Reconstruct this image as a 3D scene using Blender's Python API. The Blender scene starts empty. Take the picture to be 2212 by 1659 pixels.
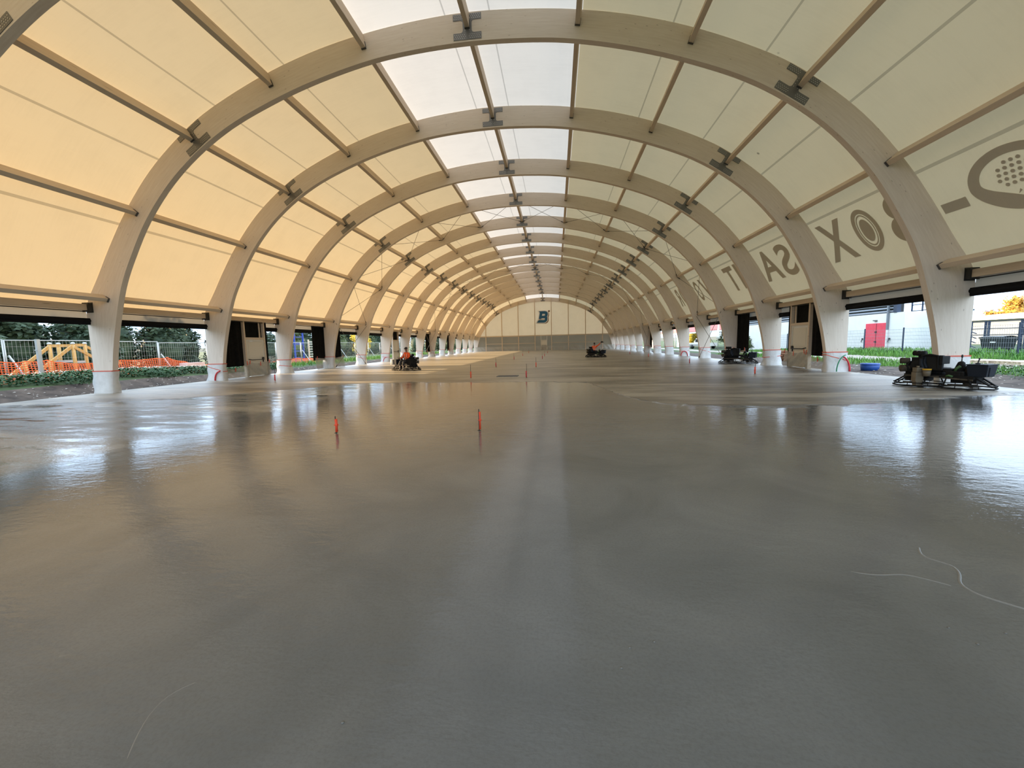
import bpy, bmesh, math, random
from mathutils import Vector, Matrix, noise as mnoise
random.seed(7)
C = bpy.context.scene.collection
PI = math.pi
R = random.uniform
Y0 = 13.18            # front face of the second arch
BAY = 5.0
CAM = Vector((2.617, 0.0, 1.5105))
F_PX, YAW, PITCH, ROLL = 861.453, 0.11203, -0.10085, -0.023427

# ------------------------------------------------------------------ helpers
def cam_axes():
    cy, sy, cp, sp, cr, sr = math.cos(YAW), math.sin(YAW), math.cos(PITCH), math.sin(PITCH), math.cos(ROLL), math.sin(ROLL)
    fwd = Vector((-sy*cp, cy*cp, sp)); right = Vector((cy, sy, 0)); up = right.cross(fwd)
    return cr*right + sr*up, -sr*right + cr*up, fwd
AX = cam_axes()
def ray(px, py):
    return AX[0]*((px-1106)/F_PX) + AX[1]*(-(py-829.5)/F_PX) + AX[2]
def at_y(px, py, Y):
    d = ray(px, py); return CAM + d*(Y/d.y)
def at_x(px, py, X):
    d = ray(px, py); return CAM + d*((X-CAM.x)/d.x)

class MB:
    def __init__(s): s.v = []; s.f = []; s.m = []; s.uv = {}; s.sm = []
    def add(s, vs, fs, mi=0, smooth=False, uvs=None):
        o = len(s.v); s.v += [tuple(p) for p in vs]
        for k, f in enumerate(fs):
            if uvs: s.uv[len(s.f)] = [uvs[i] for i in f]
            s.f.append([i+o for i in f]); s.m.append(mi); s.sm.append(smooth)
        return s
    def box(s, c, size, rot=None, mi=0):
        hx, hy, hz = size[0]/2, size[1]/2, size[2]/2
        vs = [Vector((x, y, z)) for x in (-hx, hx) for y in (-hy, hy) for z in (-hz, hz)]
        if rot is not None: vs = [rot @ p for p in vs]
        vs = [p+Vector(c) for p in vs]
        return s.add(vs, [(0,1,3,2),(4,6,7,5),(0,4,5,1),(2,3,7,6),(0,2,6,4),(1,5,7,3)], mi)
    def bar(s, a, b, w, h, mi=0, up=(0,0,1)):
        a = Vector(a); b = Vector(b); d = (b-a); L = d.length; d.normalize()
        upv = Vector(up)
        if abs(d.dot(upv)) > .98: upv = Vector((0,1,0))
        x = d.cross(upv).normalized(); z = x.cross(d)
        M = Matrix((x, d, z)).transposed()
        return s.box((a+b)/2, (w, L, h), M, mi)
    def tube(s, pts, r, n=8, mi=0, cap=True, closed=False):
        pts = [Vector(p) for p in pts]; N = len(pts); vs = []; prev = None
        for i, p in enumerate(pts):
            if closed: t = pts[(i+1) % N]-pts[i-1]
            else: t = pts[min(i+1, N-1)]-pts[max(i-1, 0)]
            t.normalize()
            if prev is None:
                u = t.orthogonal().normalized()
            else:
                u = (prev - t*prev.dot(t))
                u = u.normalized() if u.length > 1e-6 else t.orthogonal().normalized()
            prev = u; w = t.cross(u)
            rr = r[i] if isinstance(r, (list, tuple)) else r
            for k in range(n):
                a = 2*PI*k/n; vs.append(p+(u*math.cos(a)+w*math.sin(a))*rr)
        fs = []
        for i in range(N if closed else N-1):
            j = (i+1) % N
            for k in range(n):
                l = (k+1) % n; fs.append((i*n+k, i*n+l, j*n+l, j*n+k))
        if cap and not closed:
            fs.append(tuple(range(n-1, -1, -1))); fs.append(tuple((N-1)*n+k for k in range(n)))
        return s.add(vs, fs, mi, True)
    def cyl(s, a, b, r, n=14, mi=0): return s.tube([a, b], r, n, mi)
    def prism(s, poly, f0, f1, mi=0):
        n = len(poly); vs = [f0(*p) for p in poly]+[f1(*p) for p in poly]
        fs = [tuple(range(n)), tuple(range(2*n-1, n-1, -1))]+[(i, n+i, n+(i+1) % n, (i+1) % n) for i in range(n)]
        return s.add(vs, fs, mi)
    def grid(s, nu, nv, fn, mi=0, smooth=True, uvf=None):
        vs = [fn(i/nu, j/nv) for j in range(nv+1) for i in range(nu+1)]
        uvs = [uvf(i/nu, j/nv) for j in range(nv+1) for i in range(nu+1)] if uvf else None
        fs = [(j*(nu+1)+i, j*(nu+1)+i+1, (j+1)*(nu+1)+i+1, (j+1)*(nu+1)+i) for j in range(nv) for i in range(nu)]
        return s.add(vs, fs, mi, smooth, uvs)
    def ball(s, c, r, n=10, mi=0):
        if not isinstance(r, (tuple, list)): r = (r, r, r)
        vs = []; m = n//2
        for j in range(m+1):
            th = PI*j/m
            for i in range(n):
                a = 2*PI*i/n; vs.append((c[0]+r[0]*math.sin(th)*math.cos(a), c[1]+r[1]*math.sin(th)*math.sin(a), c[2]+r[2]*math.cos(th)))
        fs = [(j*n+i, (j+1)*n+i, (j+1)*n+(i+1) % n, j*n+(i+1) % n) for j in range(m) for i in range(n)]
        return s.add(vs, fs, mi, True)
    def mesh(s, name, mats):
        me = bpy.data.meshes.new(name); me.from_pydata(s.v, [], s.f)
        for m in (mats if isinstance(mats, (list, tuple)) else [mats]): me.materials.append(m)
        me.polygons.foreach_set('material_index', s.m); me.polygons.foreach_set('use_smooth', s.sm)
        if s.uv:
            l = me.uv_layers.new(name='UVMap')
            for fi, uv in s.uv.items():
                for k, li in enumerate(me.polygons[fi].loop_indices): l.data[li].uv = uv[k]
        me.update(); return me
    def build(s, name, mats, parent=None, loc=None):
        return put(name, s.mesh(name, mats), parent, loc)

def put(name, me, parent=None, loc=None):
    o = bpy.data.objects.new(name, me); C.objects.link(o)
    if loc is not None: o.location = loc
    if parent is not None: o.parent = parent
    return o
def tag(o, label=None, cat=None, group=None, kind=None):
    for k, v in (('label', label), ('category', cat), ('group', group), ('kind', kind)):
        if v: o[k] = v
    return o
def empty(name, loc=(0,0,0), rz=0):
    o = bpy.data.objects.new(name, None); C.objects.link(o); o.location = loc; o.rotation_euler = (0, 0, rz)
    o.empty_display_size = .2
    return o
def dup(o, loc=None, rz=None, label=None, scale=None):
    kids = {}
    for x in bpy.data.objects:
        if x.parent: kids.setdefault(x.parent.name, []).append(x)
    def cp(a, par):
        c = a.copy(); C.objects.link(c)
        if par is not None: c.parent = par
        for ch in kids.get(a.name, []): cp(ch, c)
        return c
    c = cp(o, None)
    if loc is not None: c.location = loc
    if rz is not None: c.rotation_euler = (0, 0, rz)
    if scale is not None: c.scale = scale
    if label: c['label'] = label
    return c
ORD = ['zeroth','first','second','third','fourth','fifth','sixth','seventh','eighth','ninth','tenth','eleventh','twelfth','thirteenth','fourteenth','fifteenth','sixteenth','seventeenth','eighteenth','nineteenth','twentieth']

# ------------------------------------------------------------------ materials
def mat(name, col=(.5,.5,.5), rough=.6, metal=0, spec=.5):
    m = bpy.data.materials.new(name); m.use_nodes = True
    b = m.node_tree.nodes['Principled BSDF']
    b.inputs['Base Color'].default_value = (*col, 1); b.inputs['Roughness'].default_value = rough
    b.inputs['Metallic'].default_value = metal; b.inputs['Specular IOR Level'].default_value = spec
    return m
class NT:
    def __init__(s, m): s.m = m; s.t = m.node_tree; s.n = s.t.nodes; s.l = s.t.links; s.b = s.n.get('Principled BSDF')
    def new(s, t, **kw):
        n = s.n.new(t)
        for k, v in kw.items():
            if hasattr(n, k): setattr(n, k, v)
        return n
    def math(s, op, a, b=None, c=None, clamp=False):
        n = s.n.new('ShaderNodeMath'); n.operation = op; n.use_clamp = clamp
        for i, x in enumerate((a, b, c)):
            if x is None: continue
            if isinstance(x, (int, float)): n.inputs[i].default_value = x
            else: s.l.new(x, n.inputs[i])
        return n.outputs[0]
    def coord(s, kind='Object', scale=(1,1,1), loc=(0,0,0)):
        t = s.n.new('ShaderNodeTexCoord'); mp = s.n.new('ShaderNodeMapping')
        mp.inputs['Scale'].default_value = scale; mp.inputs['Location'].default_value = loc
        s.l.new(t.outputs[kind], mp.inputs[0]); return mp.outputs[0]
    def noise(s, vec, scale=1, detail=4, rough=.55, dist=0):
        n = s.n.new('ShaderNodeTexNoise'); n.inputs['Scale'].default_value = scale; n.inputs['Detail'].default_value = detail
        n.inputs['Roughness'].default_value = rough; n.inputs['Distortion'].default_value = dist
        if vec is not None: s.l.new(vec, n.inputs['Vector'])
        return n.outputs['Fac']
    def ramp(s, fac, stops):
        n = s.n.new('ShaderNodeValToRGB'); e = n.color_ramp.elements
        while len(e) > 1: e.remove(e[-1])
        e[0].position = stops[0][0]; c = stops[0][1]; e[0].color = (*c, 1) if not isinstance(c, (int, float)) else (c, c, c, 1)
        for p, c in stops[1:]:
            k = e.new(p); k.color = (*c, 1) if not isinstance(c, (int, float)) else (c, c, c, 1)
        s.l.new(fac, n.inputs[0]); return n.outputs[0]
    def mix(s, fac, a, b, mode='MIX'):
        n = s.n.new('ShaderNodeMix'); n.data_type = 'RGBA'; n.blend_type = mode
        for sock, x in ((n.inputs[0], fac), (n.inputs[6], a), (n.inputs[7], b)):
            if isinstance(x, (int, float)): sock.default_value = x
            elif isinstance(x, tuple): sock.default_value = (*x, 1)
            else: s.l.new(x, sock)
        return n.outputs[2]
    def bump(s, h, strength=.2, dist=.02, normal=None):
        n = s.n.new('ShaderNodeBump'); n.inputs['Strength'].default_value = strength; n.inputs['Distance'].default_value = dist
        s.l.new(h, n.inputs['Height'])
        if normal is not None: s.l.new(normal, n.inputs['Normal'])
        return n.outputs[0]
    def set(s, name, x):
        if isinstance(x, (int, float)): s.b.inputs[name].default_value = x
        elif isinstance(x, tuple): s.b.inputs[name].default_value = (*x, 1)
        else: s.l.new(x, s.b.inputs[name])

def varied(name, c0, c1, scale=3, rough=.8, vec=(1,1,1), bump=0, metal=0, spec=.4, kind='Object'):
    m = mat(name, c0, rough, metal, spec); n = NT(m)
    f = n.noise(n.coord(kind, vec), scale, 5)
    n.set('Base Color', n.ramp(f, [(.32, c0), (.68, c1)]))
    if bump: n.set('Normal', n.bump(f, bump, .03))
    return m

def wood(name, kind, scale, c0, c1, knots=True):
    m = mat(name, c0, .62, 0, .3); n = NT(m)
    v = n.coord(kind, scale)
    g = n.noise(v, 1, 6, .6, .4)
    col = n.ramp(g, [(.3, c0), (.5, tuple((a+b)/2 for a, b in zip(c0, c1))), (.72, c1)])
    big = n.noise(n.coord(kind, tuple(x*.12 for x in scale)), 1, 2)
    col = n.mix(n.math('MULTIPLY', big, .35), col, tuple(x*.86 for x in c0))
    if knots:
        vo = n.new('ShaderNodeTexVoronoi'); vo.inputs['Scale'].default_value = 1
        n.l.new(n.coord(kind, tuple(x*s for x, s in zip(scale, (1.6, .34, .34) if kind == 'UV' else (.3,.6,.3)))), vo.inputs['Vector'])
        k = n.ramp(vo.outputs['Distance'], [(.05, 1), (.1, 0)])
        col = n.mix(n.math('MULTIPLY', k, .5), col, (.2, .14, .09))
    n.set('Base Color', col); n.set('Normal', n.bump(g, .12, .01))
    return m
M = {}
M['glulam'] = wood('glulam_timber', 'UV', (1.4, 22, 1), (.66,.56,.46), (.76,.67,.57))
M['purlin'] = wood('purlin_timber', 'Object', (16, 1.1, 16), (.60,.49,.37), (.70,.58,.45))
M['yellowwood'] = wood('treated_timber', 'Object', (9, 9, 1.5), (.42,.24,.07), (.52,.32,.11))
M['steel_dark'] = mat('dark_steel', (.05,.05,.048), .5, .6)
M['hanger'] = mat('hanger_steel', (.10,.095,.09), .5, .5)
M['plate'] = mat('galvanised_plate', (.17,.17,.165), .45, .7)
M['nail'] = mat('nail_head', (.62,.61,.58), .35, .6)
M['black_fabric'] = varied('black_fabric', (.004,.004,.004), (.009,.009,.009), 6, .9, bump=.1, spec=.1)
M['black_roll'] = mat('black_roll', (.006,.006,.007), .8, 0, .15)
M['white_paint'] = varied('white_paint', (.62,.6,.54), (.68,.66,.6), 2, .5)
M['door_white'] = mat('door_white', (.66,.62,.52), .45)
M['black_plastic'] = mat('black_plastic', (.012,.012,.012), .45)
M['red'] = mat('red_plastic', (.55,.03,.04), .5)
M['orange_tape'] = mat('orange_tape', (.62,.09,.045), .5)
M['orange_red'] = mat('orange_red_marker', (.8,.07,.02), .55)
M['green'] = mat('green_plastic', (.03,.25,.12), .5)
M['rod'] = mat('rusty_rod', (.06,.05,.045), .7, .5)
M['fence_metal'] = mat('galvanised_fence', (.40,.42,.43), .4, .3)
M['cable'] = mat('steel_cable', (.18,.165,.14), .45, .6)
M['concrete_edge'] = varied('concrete_edge', (.13,.13,.12), (.2,.195,.18), 4, .9)

def membrane(name, c_tr, c_df, seams=True, stain=True):
    m = bpy.data.materials.new(name); m.use_nodes = True; n = NT(m)
    for x in list(n.n): n.n.remove(x)
    out = n.new('ShaderNodeOutputMaterial'); tr = n.new('ShaderNodeBsdfTranslucent'); df = n.new('ShaderNodeBsdfDiffuse')
    ad = n.new('ShaderNodeAddShader'); n.l.new(tr.outputs[0], ad.inputs[0]); n.l.new(df.outputs[0], ad.inputs[1]); n.l.new(ad.outputs[0], out.inputs[0])
    weave = n.noise(n.coord('Object', (1, 1, 1)), 1.1, 5, .6)
    ft = n.math('ADD', .92, n.math('MULTIPLY', weave, .14))
    cr = n.noise(n.coord('Object', (.8, 14, .8)), 1.0, 4, .7)       # faint creases across the roll
    ft = n.math('MULTIPLY', ft, n.math('ADD', .955, n.math('MULTIPLY', cr, .09)))
    if seams:
        sp = n.new('ShaderNodeSeparateXYZ'); t = n.new('ShaderNodeTexCoord'); n.l.new(t.outputs['Object'], sp.inputs[0])
        ax = n.math('ABSOLUTE', sp.outputs[0]); tot = None
        for xs, w in ((.7,.022), (6.16,.024), (8.76,.026), (11.08,.028), (12.915,.028)):
            d = n.math('ABSOLUTE', n.math('SUBTRACT', ax, xs)); q = n.math('LESS_THAN', d, w)
            tot = q if tot is None else n.math('MAXIMUM', tot, q)
        ft = n.math('MULTIPLY', ft, n.math('SUBTRACT', 1, n.math('MULTIPLY', tot, .34)))
        if stain:
            vo = n.new('ShaderNodeTexVoronoi'); vo.inputs['Scale'].default_value = .42
            n.l.new(n.coord('Object', (1,1,1), (3.3,1.7,.4)), vo.inputs['Vector'])
            k = n.ramp(vo.outputs['Distance'], [(.016, 1), (.03, 0)])
            ft = n.math('MULTIPLY', ft, n.math('SUBTRACT', 1, n.math('MULTIPLY', k, .55)))
    n.l.new(n.mix(ft, (0,0,0), c_tr), tr.inputs[0]); n.l.new(n.mix(ft, (0,0,0), c_df), df.inputs[0])
    return m
M['membrane'] = membrane('roof_membrane', (.110,.085,.049), (.54,.51,.43))
M['skylight'] = membrane('skylight_membrane', (.185,.168,.148), (.46,.46,.45), stain=False)
M['gable_membrane'] = membrane('gable_membrane', (.14,.112,.075), (.5,.47,.4), seams=False)
M['gable_low'] = membrane('gable_low_sheet', (.035,.032,.025), (.20,.18,.135), seams=False)
M['skirt'] = membrane('skirt_membrane', (.045,.042,.036), (.50,.48,.44), seams=False)
M['print'] = membrane('printed_membrane', (.085,.069,.047), (.45,.425,.37), seams=False)

def plastic(name, col, alpha):
    m = mat(name, col, .32, 0, .5); n = NT(m)
    f = n.noise(n.coord('Object', (1,1,1)), 5, 4)
    n.set('Alpha', n.math('ADD', alpha-.12, n.math('MULTIPLY', f, .25), clamp=True))
    n.set('Normal', n.bump(n.noise(n.coord('Object', (1,1,.6)), 4, 3, .5, 1.5), .5, .05))
    return m
M['plastic_white'] = plastic('white_plastic_film', (.78,.80,.80), .62)
M['plastic_grey'] = plastic('clear_plastic_film', (.42,.41,.36), .62)

def floor_mat():
    m = mat('wet_concrete', (.25,.24,.22), .1); n = NT(m)
    t = n.new('ShaderNodeTexCoord'); sp = n.new('ShaderNodeSeparateXYZ'); n.l.new(t.outputs['Object'], sp.inputs[0])
    X, Y = sp.outputs[0], sp.outputs[1]
    # edge of the water film on the fresh concrete, as a curve over the hall's width
    fc = n.new('ShaderNodeFloatCurve'); cv = fc.mapping.curves[0]
    pts = [(-15,10.2),(-12.2,10.9),(-9.9,11.4),(-8.4,12.4),(-7,14.2),(-5.6,15.7),(-4.2,16.0),(-1.1,15.7),(2.2,15.5),(3.6,15.0),(4.05,13.6),(4.5,11.2),(5.6,9.5),(8.2,9.35),(11.2,10.3),(13.6,11.0),(15,11.4)]
    while len(cv.points) > 2: cv.points.remove(cv.points[-1])
    for k, (x, y) in enumerate(pts):
        u, w = (x+15)/30, y/20
        if k == 0: cv.points[0].location = (u, w)
        elif k == len(pts)-1: cv.points[1].location = (u, w)
        else: cv.points.new(u, w)
    for p_ in cv.points: p_.handle_type = 'AUTO'
    fc.mapping.update()
    n.l.new(n.math('MULTIPLY', n.math('ADD', X, 15), 1/30), fc.inputs['Value'])
    edge = n.math('MULTIPLY', fc.outputs[0], 20)
    wob = n.math('MULTIPLY', n.math('SUBTRACT', n.noise(n.coord('Object', (.7,1.8,1)), 1, 8, .68, .6), .5), 2.2)
    dist = n.math('SUBTRACT', n.math('ADD', edge, wob), Y)
    wet = n.math('MULTIPLY_ADD', dist, 4.0, .5, clamp=True)
    wetness = n.new('ShaderNodeMapRange'); wetness.interpolation_type = 'SMOOTHSTEP'
    n.l.new(wet, wetness.inputs[0]); wet = wetness.outputs[0]
    # trowelled streaks of the drier part
    st = n.noise(n.coord('Object', (.3,2.4,1)), 1.0, 8, .72, .9)
    st2 = n.noise(n.coord('Object', (.18,.5,1)), 1.0, 4, .6, .6)
    dry = n.ramp(n.math('MULTIPLY_ADD', st, .55, n.math('MULTIPLY', st2, .45)), [(.42, (.10,.088,.07)), (.5, (.23,.205,.165)), (.57, (.36,.325,.268))])
    sun_lift = n.math('MULTIPLY_ADD', X, -.05, .42, clamp=True); sun_lift = n.math('MULTIPLY', sun_lift, n.math('MULTIPLY_ADD', Y, .06, -.7, clamp=True))  # sunlight painted in: paler toward the left and far, lifting the sun patches
    dry = n.mix(n.math('MULTIPLY', sun_lift, .8), dry, (.42,.385,.32))
    # wet part: smooth grey paste with blotches and scraped streaks
    bl = n.noise(n.coord('Object', (.8,.8,1)), .9, 6, .6, .7)
    wetc = n.ramp(bl, [(.3, (.118,.126,.132)), (.55, (.152,.161,.168)), (.75, (.186,.195,.201))])
    sc = n.noise(n.coord('Object', (1.1,2.0,1)), 1.3, 7, .7, 1.4)
    wetc = n.mix(n.ramp(sc, [(.66, 0.0), (.76, .28)]), wetc, (.26,.262,.26))
    fine = n.noise(n.coord('Object', (1,1,1)), 55, 3, .7)
    wetc = n.mix(n.ramp(fine, [(.35, .22), (.55, 0.0)]), wetc, (.075,.078,.08))
    dry = n.mix(n.ramp(fine, [(.35, .2), (.5, 0.0)]), dry, (.10,.09,.07))
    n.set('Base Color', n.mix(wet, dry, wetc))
    # rough, half-trowelled strip along the left side
    left = n.math('MULTIPLY', n.math('MULTIPLY_ADD', X, -.28, -1.1, clamp=True), n.math('MULTIPLY_ADD', Y, .35, -.7, clamp=True))
    rn = n.noise(n.coord('Object', (.5,2.2,1)), 1.4, 6, .65, .5)
    gate = n.math('MULTIPLY', left, n.ramp(rn, [(.42, 0.0), (.58, 1.0)]))
    rw = n.math('ADD', n.math('MULTIPLY_ADD', n.noise(n.coord('Object', (.6,1.4,1)), .8, 4), .09, .018), n.math('MULTIPLY', gate, .17))
    rw = n.math('ADD', rw, n.math('MULTIPLY', n.math('MULTIPLY_ADD', Y, -.5, 1.3, clamp=True), .16))
    rd = n.math('MULTIPLY_ADD', st, .34, .20)
    mr = n.new('ShaderNodeMix'); n.l.new(wet, mr.inputs[0]); n.l.new(rd, mr.inputs[2]); n.l.new(rw, mr.inputs[3])
    n.set('Roughness', mr.outputs[0])
    n.b.inputs['IOR'].default_value = 1.42
    # relief: slow ripples in the film, fine grit where it is rough
    rip = n.noise(n.coord('Object', (1.5,2.6,1)), 1.3, 3, .5, .3)
    rip2 = n.noise(n.coord('Object', (4,9,1)), 1.6, 4, .6)
    grit = n.noise(n.coord('Object', (14,26,1)), 1.5, 3, .6)
    hgt = n.math('ADD', n.math('MULTIPLY', rip, .0035), n.math('MULTIPLY', rip2, .0022))
    hgt = n.math('ADD', hgt, n.math('MULTIPLY', grit, .0009))
    hgt = n.math('ADD', hgt, n.math('MULTIPLY', n.math('MULTIPLY', grit, gate), .011))
    hgt = n.math('ADD', hgt, n.math('MULTIPLY', n.math('MULTIPLY', st, n.math('SUBTRACT', 1, wet)), .03))
    nb = n.new('ShaderNodeBump'); nb.inputs['Strength'].default_value = 1.0; nb.inputs['Distance'].default_value = 1.0
    n.l.new(hgt, nb.inputs['Height']); n.set('Normal', nb.outputs[0])
    return m
M['floor'] = floor_mat()

# ------------------------------------------------------------------ hall profile
OUT = [(0,11.71),(1.9,11.61),(3.5,11.41),(5.2,11.055),(7,10.49),(8.95,9.64),(10.2,8.86),(11.5,7.77),(12.6,6.5),(13.4,5.34),(14.05,4.27),(14.5,3.58),(14.68,3.2),(14.7,2.6),(14.7,1.3),(14.7,0)]
INN = [(0,10.87),(1.9,10.79),(3.41,10.6),(5.2,10.19),(6.8,9.68),(8.35,9.04),(9.7,8.23),(10.85,7.28),(11.85,6.13),(12.6,4.93),(13.1,3.95),(13.45,2.88),(13.73,1.8),(13.9,.87),(14.0,0)]
def smooth_curve(pts, n):
    P = [(-pts[1][0], pts[1][1])]+list(pts)+[(2*pts[-1][0]-pts[-2][0], 2*pts[-1][1]-pts[-2][1])]
    d = []
    for k in range(1, len(P)-2):
        for j in range(12):
            t = j/12; p0, p1, p2, p3 = P[k-1:k+3]
            d.append(tuple(.5*(2*p1[c]+(p2[c]-p0[c])*t+(2*p0[c]-5*p1[c]+4*p2[c]-p3[c])*t*t+(3*p1[c]-p0[c]-3*p2[c]+p3[c])*t**3) for c in (0,1)))
    d.append(pts[-1]); L = [0]
    for a, b in zip(d, d[1:]): L.append(L[-1]+math.hypot(b[0]-a[0], b[1]-a[1]))
    out = []; k = 0
    for i in range(n+1):
        s = L[-1]*i/n
        while k < len(L)-2 and L[k+1] < s: k += 1
        t = (s-L[k])/max(1e-9, L[k+1]-L[k]); out.append((d[k][0]+(d[k+1][0]-d[k][0])*t, d[k][1]+(d[k+1][1]-d[k][1])*t))
    return out, L[-1]
OH, LOUT = smooth_curve(OUT, 60)
IH, LIN = smooth_curve(INN, 60)
def full(h): return [(-x, z) for x, z in reversed(h)]+h[1:]
OF, IF_ = full(OH), full(IH)
def lower(z, k):  # the last arch before the gable is built about a metre lower
    return z-k*.92*min(1, z/5.5)
DEPTH = .20
def arch_mesh(low):
    b = MB(); N = len(OF)
    o = [(x, lower(z, low)) for x, z in OF]; i_ = [(x, lower(z, low)) for x, z in IF_]
    w = .8
    def strip(A, B, ua, ub):
        vs = []; uv = []
        for k in range(N):
            s = k/(N-1)*(2*LOUT); vs += [A[k], B[k]]; uv += [(s, ua), (s, ub)]
        b.add(vs, [(2*k, 2*k+1, 2*k+3, 2*k+2) for k in range(N-1)], 0, False, uv)
    f0 = [(x, 0, z) for x, z in o]; f1 = [(x, 0, z) for x, z in i_]; g0 = [(x, DEPTH, z) for x, z in o]; g1 = [(x, DEPTH, z) for x, z in i_]
    strip(f1, f0, 0, w); strip(g0, g1, 0, w); strip(g1, f1, 1, 1.2); strip(f0, g0, 1.4, 1.6)
    for e in (0, N-1): b.add([f0[e], f1[e], g1[e], g0[e]], [(0,1,2,3)], 0, False, [(0,0),(.8,0),(.8,.2),(0,.2)])
    return b.mesh('rib', M['glulam'])

# purlin lines: bottom centre of each purlin at an arch's front face
LX = [-13.69,-12.12,-9.676,-6.64,-3.368,0,3.368,6.64,9.676,12.12,13.69]
LZ = [3.437,6.39,8.68,10.154,10.987,11.252,10.987,10.154,8.68,6.39,3.437]
LINE = ['left eave','low left','left haunch','upper left','left skylight edge','ridge','right skylight edge','upper right','right haunch','low right','right eave']
def normal_at(x):
    best = min(range(1, len(OF)-1), key=lambda k: (OF[k][0]-x)**2+(0 if OF[k][1] > 3.3 else 99))
    a, b_ = OF[best-1], OF[best+1]; t = Vector((b_[0]-a[0], 0, b_[1]-a[1])).normalized()
    return Vector((-t.z, 0, t.x)), OF[best]

# connector plates (I shape, nailed) on the arches' front faces
def plate_mesh(kind):
    b = MB()
    hw, fl, wb, tot, fu = .44, .20, .14, .74, .18
    if kind != 'ridge': hw, fl, wb, fu = .51, .22, .105, .17
    r = .075; pts = []
    def arc(cx, cz, a0, a1):
        for k in range(5):
            a = a0+(a1-a0)*k/4; pts.append((cx+r*math.cos(a), cz+r*math.sin(a)))
    H = tot/2
    pts += [(-hw,-H),(hw,-H),(hw,-H+fl)]
    arc(wb+r, -H+fl+r, -PI/2, -PI); arc(wb+r, H-fu-r, PI, PI/2)
    pts += [(hw,H-fu),(hw,H),(-hw,H),(-hw,H-fu)]
    arc(-wb-r, H-fu-r, PI/2, 0); arc(-wb-r, -H+fl+r, 0, -PI/2)
    pts += [(-hw,-H+fl)]
    b.prism(pts, lambda x, z: (x,-.012,z), lambda x, z: (x,0,z))
    def nail(x, z):
        vs = [(x+.011*math.cos(2*PI*k/6), -.018, z+.011*math.sin(2*PI*k/6)) for k in range(6)]
        b.add(vs+[(x,-.02,z)], [(6, k, (k+1) % 6) for k in range(6)], 1)
    for s in (-1, 1):
        for r_, zz in enumerate((-H+.045,-H+.095,-H+.145)):
            for k in range(6): nail(s*(hw-.04-.062*k-(.031 if r_ % 2 else 0)), zz)
        for r_, zz in enumerate((H-.035,H-.085,H-.135)):
            for k in range(6): nail(s*(hw-.04-.062*k-(.031 if r_ % 2 else 0)), zz)
        for zz in (-.1,-.02,.06,.14): nail(s*.065, zz)
    return b.mesh('connector_plate', [M['plate'], M['nail']])
PM = {'ridge': plate_mesh('ridge'), 'haunch': plate_mesh('haunch')}
RIB, RIB_LOW = arch_mesh(0), arch_mesh(1)
ARCH = range(-1, 15)
def arch(i):
    y = Y0+BAY*i
    rt = empty('timber_arch', (0, y, 0))
    w = {0: 'nearest whole', 14: 'lower end'}.get(i, '')
    lab = f"{ORD[i+2]} pale glued timber arch from the camera, spanning the whole hall"
    if i == -1: lab = 'first pale timber arch, only its corner showing at top left'
    if i == 14: lab = 'sixteenth and lowest timber arch, standing against the far gable'
    tag(rt, lab, 'arch', 'glued timber arches of the hall')
    put('rib', RIB_LOW if i == 14 else RIB, rt)
    for k in (2, 5, 8):
        nrm, op = normal_at(LX[k]); ip = min(IF_, key=lambda q: (q[0]-op[0]+nrm.x*.8)**2+(q[1]-op[1]+nrm.z*.8)**2)
        c = Vector(((op[0]+ip[0])/2, -.001, (op[1]+ip[1])/2))
        if i == 14: c.z = lower(c.z, 1)
        o = put('connector_plate', PM['ridge' if k == 5 else 'haunch'], rt, c)
        o.rotation_euler = (0, math.atan2(nrm.x, nrm.z), 0)
    return rt
for i in ARCH: arch(i)

# purlins and eave beams, one object per bay and line
def purlin_mesh(k, h, w, dz0=0, dz1=0):
    nrm, _ = normal_at(LX[k]); tang = Vector((nrm.z, 0, -nrm.x)); b = MB(); hb = MB()
    L = BAY-DEPTH
    def sec(y, dz, w_, h0, h1): return [tang*(s*w_/2)+nrm*t+Vector((0, y, dz)) for s, t in ((-1,h0),(1,h0),(1,h1),(-1,h1))]
    fs = [(0,1,2,3),(7,6,5,4),(0,4,5,1),(1,5,6,2),(2,6,7,3),(3,7,4,0)]
    b.add(sec(0, dz0, w, 0, h)+sec(L-.012, dz1, w, 0, h), fs)
    hb.add(sec(L-.05, dz1, w+.02, -.02, h*.45)+sec(L, dz1, w+.02, -.02, h*.45), fs)
    return b.mesh('purlin', M['purlin']), hb.mesh('hanger', M['hanger'])
for k in range(11):
    op = normal_at(LX[k])
    h = max(.16, ((op[1][0]-LX[k])*op[0].x+(op[1][1]-LZ[k])*op[0].z)-.03)
    if k in (0, 10): h = .30
    src = None
    for i in range(-1, 14):
        last = i == 13
        if last: me, hm = purlin_mesh(k, h, .14, 0, lower(LZ[k], 1)-LZ[k]); me.materials[0] = M['purlin']
        elif src is None: src = me, hm = purlin_mesh(k, h, .14)
        else: me, hm = src
        o = put('purlin', me, None, (LX[k], Y0+BAY*i+DEPTH, LZ[k])); put('hanger', hm, o)
        tag(o, f"pale timber purlin on the {LINE[k]} line between {ORD[i+2]} and {ORD[i+3]} arches", 'purlin', f'purlins of the {LINE[k]} line')
em = MB(); em.box((0, (BAY-DEPTH)/2, 0), (.16, BAY-DEPTH-.01, .22)); em = em.mesh('eave_beam', M['purlin'])
bm_ = MB(); L_ = BAY-DEPTH
bm_.box((0, L_-.15, 0), (.26, .02, .34)); bm_.box((0, L_-.012, 0), (.27, .02, .37))
bm_.box((0, L_-.08, -.13), (.2, .15, .03)); bm_.box((-.115, L_-.08, 0), (.02, .15, .3)); bm_.box((.115, L_-.08, 0), (.02, .15, .3))
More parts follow.
